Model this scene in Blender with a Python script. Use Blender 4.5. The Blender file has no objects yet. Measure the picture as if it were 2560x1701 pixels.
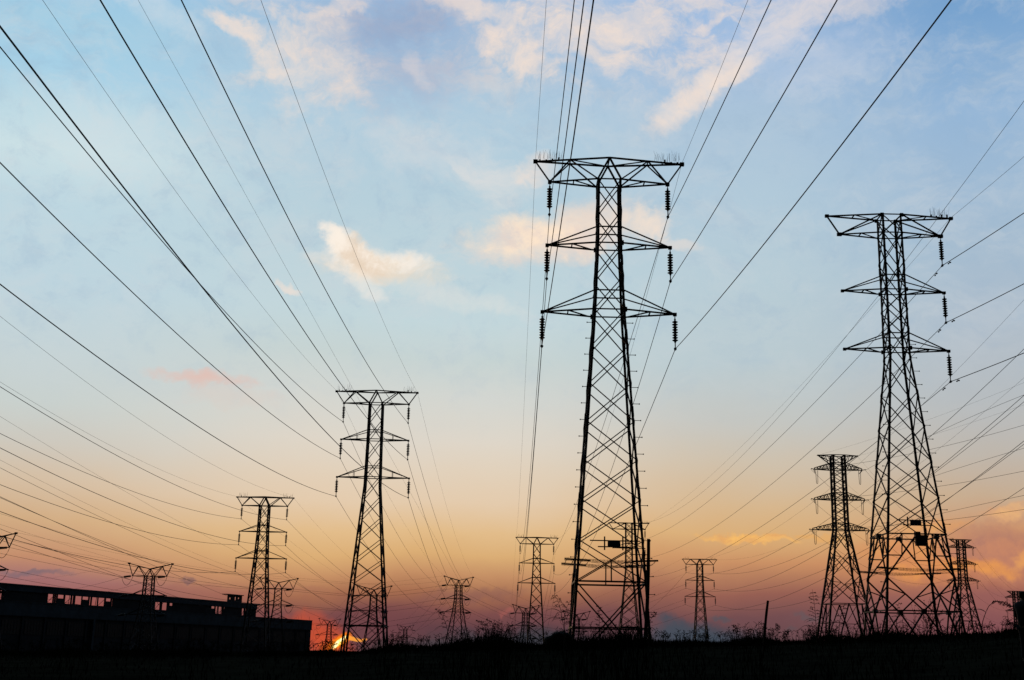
import bpy, bmesh, math, random
from mathutils import Vector, Matrix
random.seed(7)
R = math.radians
scene = bpy.context.scene
COL = scene.collection

# ------------------------------------------------------------------ camera
FPX = 3080.0; CX = 1280.0; CY = 850.5
PITCH = R(14.2); ROLL = R(1.165)
r0 = Vector((1, 0, 0)); u0 = Vector((0, -math.sin(PITCH), math.cos(PITCH))); fw = Vector((0, math.cos(PITCH), math.sin(PITCH)))
rv = r0 * math.cos(ROLL) + u0 * math.sin(ROLL)
uv = u0 * math.cos(ROLL) - r0 * math.sin(ROLL)
cam_d = bpy.data.cameras.new('camera'); cam = bpy.data.objects.new('camera', cam_d); COL.objects.link(cam)
m3 = Matrix((rv, uv, -fw)).transposed()
cam.matrix_world = m3.to_4x4()
cam_d.sensor_width = 36.0; cam_d.lens = 36.0 * FPX / 2560.0
cam_d.clip_start = 0.1; cam_d.clip_end = 30000
scene.camera = cam

def ray(px, py):
    return rv * ((px - CX) / FPX) + uv * ((CY - py) / FPX) + fw
def at_Y(px, py, Y):
    d = ray(px, py); return d * (Y / d.y)
def at_X(px, py, X):
    d = ray(px, py); return d * (X / d.x)
def at_r(px, py, r):
    d = ray(px, py); return d * (r / math.hypot(d.x, d.y))
def azel(px, py):
    d = ray(px, py).normalized(); return math.atan2(d.x, d.y), math.asin(d.z)
def proj(p):
    d = p.dot(fw)
    return CX + FPX * p.dot(rv) / d, CY - FPX * p.dot(uv) / d

# ------------------------------------------------------------------ materials
def nmat(name, col, rough=0.7, metal=0.0, var=0.35, scale=6.0, bump=0.0, spec=0.15):
    m = bpy.data.materials.new(name); m.use_nodes = True
    nt = m.node_tree; b = nt.nodes['Principled BSDF']
    tc = nt.nodes.new('ShaderNodeTexCoord'); nz = nt.nodes.new('ShaderNodeTexNoise')
    nz.inputs['Scale'].default_value = scale; nz.inputs['Detail'].default_value = 5
    nt.links.new(tc.outputs['Object'], nz.inputs['Vector'])
    cr = nt.nodes.new('ShaderNodeValToRGB')
    cr.color_ramp.elements[0].position = 0.3; cr.color_ramp.elements[1].position = 0.7
    cr.color_ramp.elements[0].color = tuple(c * (1 - var) for c in col) + (1,)
    cr.color_ramp.elements[1].color = tuple(min(1, c * (1 + var)) for c in col) + (1,)
    nt.links.new(nz.outputs['Fac'], cr.inputs['Fac']); nt.links.new(cr.outputs['Color'], b.inputs['Base Color'])
    b.inputs['Specular IOR Level'].default_value = spec
    b.inputs['Roughness'].default_value = rough; b.inputs['Metallic'].default_value = metal
    if bump:
        bp = nt.nodes.new('ShaderNodeBump'); bp.inputs['Strength'].default_value = bump
        nt.links.new(nz.outputs['Fac'], bp.inputs['Height']); nt.links.new(bp.outputs['Normal'], b.inputs['Normal'])
    return m
MT = {
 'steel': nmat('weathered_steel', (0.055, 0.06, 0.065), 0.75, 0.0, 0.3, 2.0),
 'wire': nmat('dull_wire', (0.05, 0.05, 0.05), 0.8, 0.0, 0.2, 1.0),
 'glass_disc': nmat('insulator_porcelain', (0.045, 0.035, 0.03), 0.5, 0.0, 0.2, 8.0),
 'plate': nmat('blue_plate', (0.03, 0.10, 0.17), 0.6, 0.0, 0.15, 4.0),
 'box': nmat('dark_box', (0.03, 0.03, 0.032), 0.7, 0.0, 0.2, 4.0),
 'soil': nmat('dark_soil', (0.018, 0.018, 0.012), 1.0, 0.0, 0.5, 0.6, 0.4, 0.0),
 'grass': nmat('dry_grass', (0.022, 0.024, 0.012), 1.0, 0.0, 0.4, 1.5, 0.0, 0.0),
 'weed': nmat('weed_stem', (0.035, 0.035, 0.02), 0.9, 0.0, 0.35, 9.0),
 'concrete': nmat('stained_concrete', (0.06, 0.095, 0.12), 0.9, 0.0, 0.35, 0.25),
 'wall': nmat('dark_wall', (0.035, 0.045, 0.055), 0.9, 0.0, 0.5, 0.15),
 'frame': nmat('window_steel', (0.05, 0.05, 0.05), 0.7, 0.0, 0.2, 3.0),
 'wood': nmat('old_wood', (0.05, 0.04, 0.03), 0.9, 0.0, 0.4, 12.0, 0.3),
 'rock': nmat('dark_rock', (0.03, 0.03, 0.028), 0.95, 0.0, 0.4, 3.0, 0.5),
 'skin': nmat('skin', (0.20, 0.12, 0.085), 0.6, 0.0, 0.1, 8.0),
 'cloth': nmat('dark_jacket', (0.02, 0.02, 0.024), 0.95, 0.0, 0.25, 20.0),
 'trousers': nmat('dark_trousers', (0.018, 0.02, 0.03), 0.95, 0.0, 0.25, 20.0),
 'hair': nmat('dark_hair', (0.012, 0.009, 0.007), 0.7, 0.0, 0.3, 30.0),
}

# ------------------------------------------------------------------ mesh helpers
class MB:
    def __init__(s): s.v = []; s.f = []
    def bar(s, p, q, w, h=None):
        p = Vector(p); q = Vector(q); h = h or w
        d = q - p
        if d.length < 1e-6: return
        d.normalize()
        up = Vector((0, 0, 1)) if abs(d.z) < 0.95 else Vector((1, 0, 0))
        a = d.cross(up).normalized() * (w / 2); b = a.cross(d).normalized() * (h / 2)
        i = len(s.v)
        for c in (p, q):
            s.v += [c - a - b, c + a - b, c + a + b, c - a + b]
        s.f += [(i, i+3, i+2, i+1), (i+4, i+5, i+6, i+7), (i, i+1, i+5, i+4), (i+1, i+2, i+6, i+5), (i+2, i+3, i+7, i+6), (i+3, i, i+4, i+7)]
    def angle(s, p, q, sx, sy, w, t):
        # L section, flanges running towards +sx (x) and +sy (y) from the corner line p-q
        p = Vector(p); q = Vector(q)
        prof = [(0, 0), (sx * w, 0), (sx * w, sy * t), (sx * t, sy * t), (sx * t, sy * w), (0, sy * w)]
        i = len(s.v)
        for c in (p, q):
            s.v += [c + Vector((x, y, 0)) for x, y in prof]
        n = 6
        for k in range(n):
            s.f.append((i + k, i + (k+1) % n, i + n + (k+1) % n, i + n + k))
        s.f.append(tuple(i + k for k in reversed(range(n)))); s.f.append(tuple(i + n + k for k in range(n)))
    def tube(s, pts, rad, n=5):
        pts = [Vector(p) for p in pts]
        if not hasattr(rad, '__len__'): rad = [rad] * len(pts)
        rings = []
        for k, p in enumerate(pts):
            d = (pts[min(k+1, len(pts)-1)] - pts[max(k-1, 0)])
            if d.length < 1e-9: d = Vector((0, 0, 1))
            d.normalize()
            up = Vector((0, 0, 1)) if abs(d.z) < 0.9 else Vector((1, 0, 0))
            a = d.cross(up).normalized(); b = a.cross(d)
            i = len(s.v)
            for j in range(n):
                t = 2 * math.pi * j / n
                s.v.append(p + (a * math.cos(t) + b * math.sin(t)) * rad[k])
            rings.append(i)
        for a_, b_ in zip(rings, rings[1:]):
            for j in range(n):
                s.f.append((a_ + j, a_ + (j+1) % n, b_ + (j+1) % n, b_ + j))
        s.f.append(tuple(rings[0] + j for j in reversed(range(n)))); s.f.append(tuple(rings[-1] + j for j in range(n)))
    def lathe(s, base, axis, prof, n=8):
        s_pts = [Vector(base) + Vector(axis) * z for r, z in prof]
        axis = Vector(axis).normalized()
        up = Vector((0, 0, 1)) if abs(axis.z) < 0.9 else Vector((1, 0, 0))
        a = axis.cross(up).normalized(); b = a.cross(axis)
        rings = []
        for (r, z), p in zip(prof, s_pts):
            i = len(s.v)
            for j in range(n):
                t = 2 * math.pi * j / n
                s.v.append(p + (a * math.cos(t) + b * math.sin(t)) * r)
            rings.append(i)
        for a_, b_ in zip(rings, rings[1:]):
            for j in range(n):
                s.f.append((a_ + j, a_ + (j+1) % n, b_ + (j+1) % n, b_ + j))
        s.f.append(tuple(rings[0] + j for j in reversed(range(n)))); s.f.append(tuple(rings[-1] + j for j in range(n)))
    def box(s, lo, hi):
        i = len(s.v); x0, y0, z0 = lo; x1, y1, z1 = hi
        s.v += [Vector(c) for c in ((x0,y0,z0),(x1,y0,z0),(x1,y1,z0),(x0,y1,z0),(x0,y0,z1),(x1,y0,z1),(x1,y1,z1),(x0,y1,z1))]
        s.f += [(i,i+3,i+2,i+1),(i+4,i+5,i+6,i+7),(i,i+1,i+5,i+4),(i+1,i+2,i+6,i+5),(i+2,i+3,i+7,i+6),(i+3,i,i+4,i+7)]
    def build(s, name, mat, parent=None, smooth=False):
        me = bpy.data.meshes.new(name); me.from_pydata([tuple(v) for v in s.v], [], s.f); me.update()
        me.materials.append(mat)
        if smooth:
            for p in me.polygons: p.use_smooth = True
        o = bpy.data.objects.new(name, me); COL.objects.link(o)
        if parent is not None: o.parent = parent
        return o

def tag(o, label=None, cat=None, group=None, kind=None):
    if label: o['label'] = label
    if cat: o['category'] = cat
    if group: o['group'] = group
    if kind: o['kind'] = kind
    return o
def empty(name, loc, rz=0.0):
    o = bpy.data.objects.new(name, None); COL.objects.link(o)
    o.location = loc; o.rotation_euler = (0, 0, rz); o.empty_display_size = 0.5
    return o

# ------------------------------------------------------------------ terrain
SIL = [(-6000, 1640), (0, 1634), (600, 1634), (780, 1633), (900, 1629), (1000, 1620), (1250, 1618), (1450, 1617), (1600, 1610), (1750, 1608), (1950, 1605), (2060, 1601), (2200, 1597), (2300, 1594), (2450, 1586), (2560, 1578), (3200, 1560), (9000, 1560)]
def interp(tab, x):
    if x <= tab[0][0]: return tab[0][1]
    for (a, b), (c, d) in zip(tab, tab[1:]):
        if x <= c: return b + (d - b) * (x - a) / (c - a)
    return tab[-1][1]
RC = 60.0
AZT = []
for x, y in SIL:
    if -700 <= x <= 3300:
        a, e = azel(x, y); AZT.append((a, e))
CREST = [(a, RC * math.tan(e)) for a, e in AZT]
FAR = [(60, 0.0), (80, -1.2), (105, -1.0), (140, -1.3), (200, -3.0), (290, -9.5), (480, -9.8), (700, -10), (1500, -10), (9000, -16), (20000, -60)]
def ground(x, y):
    r = math.hypot(x, y); az = math.atan2(x, y)
    zc = interp(CREST, az)
    side = max(0.0, min(1.0, (abs(az) - 0.55) / 0.6))
    zc = zc * (1 - side) - 1.2 * side
    if r <= RC:
        z = -1.6 + (zc + 1.6) * (r / RC) ** 1.14
    else:
        f = interp(FAR, r)
        k = max(0.0, 1 - (r - RC) / 45.0); k = k * k
        z = f * (1 - k) + zc * k
    z += 0.05 * math.sin(x * 0.35 + 1.3) * math.sin(y * 0.23) * min(1, r / 20)
    return z
def build_ground():
    bm = bmesh.new()
    radii = [0.0, 3, 6, 10, 15, 20, 26, 32, 38, 44, 49, 53, 56, 58, 60, 62, 65, 69, 74, 80, 90, 105, 125, 150, 175, 200, 230, 260, 290, 340, 400, 480, 600, 800, 1100, 1500, 2200, 3500, 6000, 10000, 18000]
    N = 240
    rings = []
    c = bm.verts.new((0, 0, ground(0, 0.001)))
    for r in radii[1:]:
        ring = []
        for k in range(N):
            # finer inside the view
            t = k / N; a = 2 * math.pi * t
            a = a - 0.42 * math.sin(a)
            x, y = r * math.sin(a), r * math.cos(a)
            ring.append(bm.verts.new((x, y, ground(x, y))))
        rings.append(ring)
    for k in range(N): bm.faces.new((c, rings[0][(k+1) % N], rings[0][k]))
    for a, b in zip(rings, rings[1:]):
        for k in range(N): bm.faces.new((a[k], a[(k+1) % N], b[(k+1) % N], b[k]))
    bmesh.ops.recalc_face_normals(bm, faces=bm.faces)
    me = bpy.data.meshes.new('ground'); bm.to_mesh(me); bm.free()
    me.materials.append(MT['soil'])
    for p in me.polygons: p.use_smooth = True
    o = bpy.data.objects.new('ground', me); COL.objects.link(o); o['kind'] = 'structure'
    return o
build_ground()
# ------------------------------------------------------------------ lattice tower pieces
CORN = [(-1, -1), (1, -1), (1, 1), (-1, 1)]          # near-left, near-right, far-right, far-left
FACES = [(0, 1), (1, 2), (2, 3), (3, 0)]

class Body:
    def __init__(s, prof): s.prof = prof              # [(z, half width)] bottom to top
    def hw(s, z): return interp(s.prof, z)
    def c(s, k, z):
        w = s.hw(z); return Vector((CORN[k][0] * w, CORN[k][1] * w, z))

def build_legs(root, body, lw, near, bolts=()):
    zs = [p[0] for p in body.prof]
    for k in range(4):
        mb = MB(); sx, sy = -CORN[k][0], -CORN[k][1]
        for z0, z1 in zip(zs, zs[1:]):
            if near: mb.angle(body.c(k, z0), body.c(k, z1), sx, sy, lw * 1.15, lw * 0.3)
            else: mb.bar(body.c(k, z0), body.c(k, z1), lw)
        if near:                                      # splice plates bolted round the joints
            z = zs[0] + 7.0
            while z < zs[-1] - 1:
                p = body.c(k, z); q = body.c(k, z + 0.9)
                mb.angle(p - Vector((sx, sy, 0)) * 0.03, q - Vector((sx, sy, 0)) * 0.03, sx, sy, lw * 1.35, lw * 0.35)
                z += 6.9
        leg = mb.build('leg', MT['steel'], root)
        if k in bolts:
            z = zs[0] + 4.5
            while z < zs[-1] - 13.5:
                p = body.c(k, z); ox = CORN[k][0]; sb = MB()
                sb.bar(p, p + Vector((ox * 0.55, 0, 0)), 0.045); sb.box(p + Vector((ox*0.55 - 0.04, -0.04, -0.05)), p + Vector((ox*0.55 + 0.04, 0.04, 0.05)))
                z += 1.45
                sb.build('step_bolt', MT['steel'], leg)

def xpanels(mb, body, face, levels, w, off=0.0):
    a, b = FACES[face]
    for z0, z1 in zip(levels, levels[1:]):
        mb.bar(body.c(a, z0), body.c(b, z1), w, w * 0.8); mb.bar(body.c(b, z0), body.c(a, z1), w, w * 0.8)

def horiz(mb, body, face, z, w):
    a, b = FACES[face]; mb.bar(body.c(a, z), body.c(b, z), w)

def arm(root, body, side, zb, zt, xt, w, tw, web=True, tip_z=None, struts=False):
    """pointed cross arm: two bottom chords, two ties, light web"""
    mb = MB(); tip = Vector((side * xt, 0, zb if tip_z is None else tip_z))
    ks = (0, 3) if side < 0 else (1, 2)
    for k in ks:
        mb.bar(body.c(k, zb), tip, w); mb.bar(body.c(k, zt), tip, tw)
    if web:
        for t in (0.36, 0.5):
            p = body.c(ks[0], zb).lerp(tip, t); q = body.c(ks[1], zb).lerp(tip, t)
            if t > 0.4: mb.bar(p, q, w * 0.8)
        p = body.c(ks[0], zb).lerp(tip, 0.5); mb.bar(p, body.c(ks[1], zb).lerp(tip, 0.08), w * 0.8)
        for k in (ks if struts else ()):
            p = body.c(k, zb).lerp(tip, 0.42); q = body.c(k, zt).lerp(tip, 0.42); mb.bar(p, q, tw * 0.6)
    mb.box(tip - Vector((0.16, 0.14, 0.16)), tip + Vector((0.16, 0.14, 0.12)))
    for k in ks:
        p = body.c(k, zb); mb.box(p - Vector((0.16, 0.1, 0.2)), p + Vector((0.16, 0.1, 0.2)))
    return mb.build('cross_arm', MT['steel'], root), tip

def insulator(root, tip, length, near, tk=1.0):
    """hanging string of discs: link, discs, suspension clamp"""
    mb = MB(); n = 9 if near else 6
    ztop = 0.62; zbot = length - 0.62
    prof = []
    mb.tube([tip, tip - Vector((0, 0, ztop))], 0.045 * tk, 6)
    mb.lathe(tip - Vector((0, 0, 0.38)), (0, 0, -1), [(0.05, 0), (0.1, 0.08), (0.05, 0.2)], 8)
    step = (zbot - ztop) / (8 if near else 7)
    z = ztop
    prof.append((0.05, z - 0.12))
    for i in range(8 if near else 7):
        rr = (0.25 + 0.012 * math.sin(i * 2.1)) * (1 + (tk - 1) * 0.3)
        prof += [(0.11, z), (rr, z + step * 0.28), (rr, z + step * 0.45), (0.12, z + step * 0.75)]
        z += step
    prof.append((0.05, z + 0.1))
    mb.lathe(tip, (0, 0, -1), prof, 12 if near else 8)
    o = mb.build('insulator_string', MT['glass_disc'], root, False)
    cb = MB(); e = tip - Vector((0, 0, length))
    cb.tube([tip - Vector((0, 0, zbot)), e], 0.05 * tk, 6)
    cb.lathe(e + Vector((0, 0, 0.16)), (0, 0, -1), [(0.04, 0), (0.13, 0.1), (0.13, 0.2), (0.05, 0.3)], 8)
    cb.bar(e + Vector((0, -0.4, -0.02)), e + Vector((0, 0.4, -0.02)), 0.09 * tk, 0.1)
    cb.build('suspension_clamp', MT['steel'], o)
    return e

def bird_guard(root, p, q, seed, near, tk):
    rnd = random.Random(seed); mb = MB(); p = Vector(p); q = Vector(q)
    nb = 4
    for i in range(nb):
        c = p.lerp(q, (i + 0.35) / nb); h = rnd.choice((0.18, 0.34, 0.3, 0.1))
        mb.box(c + Vector((-0.07, -0.07, 0)), c + Vector((0.07, 0.07, h)))
    n = 30 if near else 12
    for i in range(n):
        c = p.lerp(q, rnd.random()) + Vector((0, rnd.uniform(-0.5, 0.5), 0.1))
        h = rnd.uniform(0.6, 1.05); lean = Vector((rnd.uniform(-0.18, 0.18), rnd.uniform(-0.2, 0.2), 1)).normalized()
        m = c + lean * h * 0.55; e = c + lean * h + Vector((rnd.uniform(-0.1, 0.1), 0, 0))
        mb.tube([c, m, e], [0.012 * tk, 0.009 * tk, 0.006 * tk], 3)
    return mb.build('bird_spikes', MT['steel'], root)

def climbing_guard(root, body, z, tk=1.0):
    """outrigger bars on each leg strung with barbed wire"""
    ends = {}
    for k in range(4):
        mb = MB()
        p = body.c(k, z); sx = CORN[k][0]; sy = CORN[k][1]
        a = p + Vector((sx * 1.05, sy * 0.1, 0.0)); b = p - Vector((sx * 1.1, -sy * 0.1, 0.1))
        mb.bar(a, b, 0.12, 0.14); ends[k] = (a, b)
        mb.build('guard_bar', MT['steel'], root)
    wb = MB(); rnd = random.Random(3)
    def strand(p, q):
        n = 26; pts = []
        for i in range(n + 1):
            t = i / n; c = p.lerp(q, t); c.z -= 0.25 * 4 * t * (1 - t) * 0.5; pts.append(c)
            if 0 < i < n:
                d = Vector((rnd.uniform(-1, 1), rnd.uniform(-1, 1), rnd.uniform(-1, 1))) * 0.07
                wb.bar(c - d, c + d, 0.014)
        wb.tube(pts, 0.013 * tk, 3)
    for i, t in enumerate((0.08, 0.35, 0.65, 0.92)):
        L0 = ends[0][0].lerp(ends[0][1], t); L3 = ends[3][0].lerp(ends[3][1], t); strand(L0, L3)
        R1 = ends[1][0].lerp(ends[1][1], t); R2 = ends[2][0].lerp(ends[2][1], t); strand(R1, R2)
    for dz in (0.12, 0.0, -0.12):
        v = Vector((0, 0, dz))
        for (a, b) in ((0, 1), (3, 2)):
            strand(ends[a][0] + v, ends[b][0] + v * 0.4)
            strand(ends[a][1] + v, ends[b][1] + v * 0.4)
    wb.build('barbed_wire', MT['steel'], root)

def sign_rails(root, body, z0, z1, lo, hi, x0, x1, posts):
    """number plate carried on two rails across the near face"""
    mb = MB()
    for z, xa, xb in ((z1, lo[0], hi[0]), (z0, lo[1], hi[1])):
        y = -body.hw(z) - 0.06; mb.bar((xa, y, z), (xb, y, z), 0.09)
    y = -body.hw((z0 + z1) / 2) - 0.12
    for x in posts: mb.bar((x, y, z0 - 0.27), (x, y, z1 + 0.33), 0.11)
    fr = mb.build('sign_rails', MT['steel'], root)
    pb = MB(); pb.box((x0, y - 0.03, z0 + 0.04), (x1, y + 0.03, z1 + 0.02))
    pb.build('number_plate', MT['plate'], root)

ATT = {}
def w2(root, v):
    c, s = math.cos(root.rotation_euler.z), math.sin(root.rotation_euler.z)
    return Vector((v.x * c - v.y * s + root.location.x, v.x * s + v.y * c + root.location.y, v.z + root.location.z))

def place(px, py, Y, zref):
    """root location: point zref up the tower projects to (px,py) at forward distance Y; base on the ground"""
    p = at_Y(px, py, Y); g = ground(p.x, p.y) - 0.25
    return Vector((p.x, p.y, g)), p.z - g            # location, height of the reference level above the base

# ------------------------------------------------------------------ pointed-top suspension tower
def susp_tower(key, px, py, Y, label, near=False, tk=1.0, strings=(1,1,1,1,1,1), rot=0.0, kink=False, bolts=(), guard=False, plate=False, cbox=False):
    loc, H = place(px, py, Y, 0)
    root = empty('lattice_pylon', loc, rot); tag(root, label, 'electricity pylon', 'steel lattice electricity pylons')
    zl, zm, zt, zp = H, H + 6.2, H + 12.25, H + 14.2
    basehw = 1.32 + 0.067 * H if not kink else 1.2 + 0.085 * H
    prof = [(0, basehw), (H, 1.36), (zm, 1.1), (zt, 1.05)] if not kink else [(0, 1.2 + 0.078 * H), (H - 1.5, 1.22), (zm, 1.1), (zt, 1.05)]
    body = Body(prof)
    lw = (0.175 if near else .22) * tk; bw = 0.105 * tk; aw = 0.125 * tk
    build_legs(root, body, lw, near, bolts)
    zlow = H - 23.5
    n = 7; lev = [zlow + (H - zlow) * i / n for i in range(n + 1)]
    lev2 = [H, (H + zm) / 2, zm, (zm + zt) / 2, zt]
    for f in range(4):
        mb = MB()
        xpanels(mb, body, f, lev, bw); xpanels(mb, body, f, lev2, bw)
        horiz(mb, body, f, zlow, bw * 1.35)
        xpanels(mb, body, f, [0.0, zlow], bw * 1.3)
        if near and f in (0, 2):
            zc = (lev[0] + lev[1]) / 2
            mb.bar((0, CORN[FACES[f][0]][1] * body.hw(zc), zc), (0, CORN[FACES[f][0]][1] * body.hw(zlow), zlow), bw)
        if near: horiz(mb, body, f, max(0.6, zlow * 0.47), bw)
        for z in (zl, zm, zt, H + 1.75, zm + 1.5): horiz(mb, body, f, z, bw)
        mb.build('bracing', MT['steel'], root)
    att = []
    for side in (-1, 1):
        # earth wire beam of the top arm
        mb = MB(); pk = Vector((side * 6.68, 0, zp)); lt = Vector((side * 5.35, 0, zt))
        ks = (0, 3) if side < 0 else (1, 2)
        for k in ks:
            sy = CORN[k][1]; ap = Vector((0, sy * 1.05, zp + 0.1))
            mb.bar(pk, ap, aw * 1.1)                          # top chord
            mb.bar(lt, body.c(k, zt), aw)                     # bottom chord
            nd = pk.lerp(ap, 0.47)
            mb.bar(lt, nd, aw * 0.9); mb.bar(nd, body.c(k, zt), aw * 0.9)
            mb.bar(body.c(k, zt), ap, aw * 1.3)
        mb.bar(lt, pk, aw)
        a_, b_ = [pk.lerp(Vector((0, CORN[k][1] * 1.05, zp + 0.1)), 0.47) for k in ks]
        mb.bar(a_, b_, aw * 0.8)
        c_, d_ = [pk.lerp(Vector((0, CORN[k][1] * 1.05, zp + 0.1)), 0.27) for k in ks]; mb.bar(c_, d_, aw * 0.7)
        mb.bar(a_, Vector((0, CORN[ks[1]][1] * 1.05, zp + 0.1)), aw * 0.7)
        c_, d_ = [lt.lerp(body.c(k, zt), 0.5) for k in ks]; mb.bar(c_, d_, aw * 0.8); mb.bar(c_, body.c(ks[1], zt), aw * 0.7)
        if side < 0: mb.bar((0, -1.05, zp + 0.1), (0, 1.05, zp + 0.1), aw)
        mb.box(pk - Vector((0.2, 0.16, 0.14)), pk + Vector((0.2, 0.16, 0.16))); mb.box(lt - Vector((0.17, 0.15, 0.17)), lt + Vector((0.17, 0.15, 0.15)))
        mb.build('cross_arm', MT['steel'], root)
        if near or Y < 520:
            bird_guard(root, pk + Vector((-side * 0.2, 0, 0.1)), pk + Vector((-side * 2.5, 0, 0.14)), key + str(side), near, tk if near else 1.5)
        _, tm = arm(root, body, side, zm, zm + 1.5, 5.51, aw, aw * 0.8, struts=kink)
        _, tl = arm(root, body, side, zl, zl + 1.75, 5.86, aw, aw * 0.8, struts=kink)
        att.append((pk, lt, tm, tl))
    A = {}
    for si, side in enumerate((-1, 1)):
        nm = 'L' if side < 0 else 'R'
        pk, lt, tm, tl = att[si]; A['P' + nm] = w2(root, pk + Vector((0, 0, 0.1)))
        for lv, t, on in zip('TMB', (lt, tm, tl), strings[si * 3: si * 3 + 3]):
            if on: e = insulator(root, t, 3.15, near, tk)
            else: e = t
            A[lv + nm] = w2(root, e)
    ATT[key] = A
    if guard: climbing_guard(root, body, zlow + 1.75, tk)
    if plate:
        z1 = lev[1] + 0.05
        sign_rails(root, body, lev[1] - 0.55, lev[1] - 0.05, (-1.75, -1.1), (2.4, 1.6), -0.3, 0.75, (-0.55, 0.95))
    if cbox:
        mb = MB(); mb.box((1.4, -body.hw(2.2) - 0.3, 2.0), (2.2, -body.hw(2.2) + 0.1, 3.0)); mb.build('junction_box', MT['box'], root)
    return root, body, H

# ------------------------------------------------------------------ flat-top suspension tower
def flat_tower(key, px, py, Y, label, near=False, tk=1.0, left_strings=False, bolts=(), guard=False, plate=False, right_strings=True):
    loc, H = place(px, py, Y, 0)
    root = empty('lattice_pylon', loc, 0); tag(root, label, 'electricity pylon', 'steel lattice electricity pylons')
    zl, zm, zt, zp = H, H + 6.4, H + 12.75, H + 14.8
    body = Body([(0, 1.07 + 0.097 * H), (H - 1.0, 1.12), (zm, 1.07), (zp, 1.05)])
    lw = (0.18 if near else .22) * tk; bw = 0.105 * tk; aw = 0.125 * tk
    build_legs(root, body, lw, near, bolts)
    z12, z78, z46 = H - 19.5, H - 23.8, H - 27.0
    lev = [z12 + (H - 1 - z12) * t for t in (0, .2, .4, .6, .8, 1)]
    lev2 = [H - 1, H + 2.1, H + 4.25, zm, H + 9.6, zt, zp]
    for f in range(4):
        mb = MB(); a, b = FACES[f]
        xpanels(mb, body, f, lev, bw); xpanels(mb, body, f, lev2, bw)
        for z in (z12, z46): horiz(mb, body, f, z, bw * 1.2)
        for z in (zl, zm, zt, zp, zl + 1.6, zm + 1.6): horiz(mb, body, f, z, bw)
        m12 = (body.c(a, z12) + body.c(b, z12)) / 2; m46 = (body.c(a, z46) + body.c(b, z46)) / 2
        mb.box(m12 - Vector((.22, .22, .2)), m12 + Vector((.22, .22, .2))); mb.box(m46 - Vector((.22, .22, .2)), m46 + Vector((.22, .22, .2)))
        for k in (a, b):
            mb.bar(m12, body.c(k, z78), bw * 1.3); mb.bar(body.c(k, z78), m46, bw * 1.3); mb.bar(m46, body.c(k, 0.0), bw * 1.3)
            # redundant members
            p = m12.lerp(body.c(k, z78), 0.5); zz = (z12 + z78) / 2
            mb.bar(p, body.c(k, zz), bw); mb.bar(p, (m12 + body.c(k, z12)) / 2, bw * .9); mb.bar(body.c(k, z12).lerp(m12, .5), body.c(k, zz), bw * .9)
            p = body.c(k, z78).lerp(m46, 0.5); zz = (z78 + z46) / 2
            mb.bar(p, body.c(k, z46), bw); mb.bar(p, body.c(k, zz + .6), bw * .9)
            p = m46.lerp(body.c(k, 0), 0.5); mb.bar(p, body.c(k, z46), bw); mb.bar(p, body.c(k, z46 * .45), bw * .9)
        mb.build('bracing', MT['steel'], root)
    A = {}
    for side in (-1, 1):
        nm = 'L' if side < 0 else 'R'
        mb = MB(); pk = Vector((side * 6.72, 0, zp)); lt = Vector((side * 5.45, 0, zt))
        ks = (0, 3) if side < 0 else (1, 2)
        for k in ks:
            mb.bar(pk, body.c(k, zp), aw * 1.1); mb.bar(lt, body.c(k, zt), aw); mb.bar(lt, body.c(k, zp), aw)
            p = body.c(k, zp); mb.box(p - Vector((.18, .1, .25)), p + Vector((.18, .1, .12)))
        mb.bar(pk, lt, aw * 1.1)
        c_, d_ = [pk.lerp(body.c(k, zp), 0.5) for k in ks]; mb.bar(c_, d_, aw * 0.8); mb.bar(c_, body.c(ks[1], zp), aw * .7)
        c_, d_ = [lt.lerp(body.c(k, zt), 0.5) for k in ks]; mb.bar(c_, d_, aw * 0.8); mb.bar(c_, body.c(ks[1], zt), aw * .7)
        mb.box(pk - Vector((0.2, 0.16, 0.14)), pk + Vector((0.2, 0.16, 0.16))); mb.box(lt - Vector((0.25, 0.17, 0.17)), lt + Vector((0.25, 0.17, 0.17)))
        mb.build('cross_arm', MT['steel'], root)
        if side > 0: bird_guard(root, pk + Vector((-0.2, 0, 0.1)), pk + Vector((-2.5, 0, 0.12)), key, near, tk if near else 1.5)
        _, tm = arm(root, body, side, zm, zm + 1.6, 5.42, aw, aw * 0.8)
        _, tl = arm(root, body, side, zl, zl + 1.6, 5.48, aw, aw * 0.8)
        A['P' + nm] = w2(root, pk + Vector((0, 0, 0.1)))
        for lv, t in zip('TMB', (lt, tm, tl)):
            on = right_strings if side > 0 else left_strings
            e = insulator(root, t, 3.3, near, tk) if on else t
            A[lv + nm] = w2(root, e)
    A['C'] = w2(root, Vector((0, 0, zp + .1)))
    ATT[key] = A
    if guard: climbing_guard(root, body, z12 - 3.4, tk)
    if plate:
        sign_rails(root, body, z12 + .85, z12 + 1.35, (-1.9, -1.3), (1.7, 1.6), -.6, .5, (-0.85, .8))
        mb = MB(); y = -body.hw(z12) - .35; mb.box((-.25, y, z12 - 1.2), (.82, y + .3, z12 - .14)); mb.box((-.25, y + .003, z12 - .143), (.25, y + .297, z12 + .18)); mb.build('equipment_box', MT['box'], root)
    return root, body, H

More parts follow.
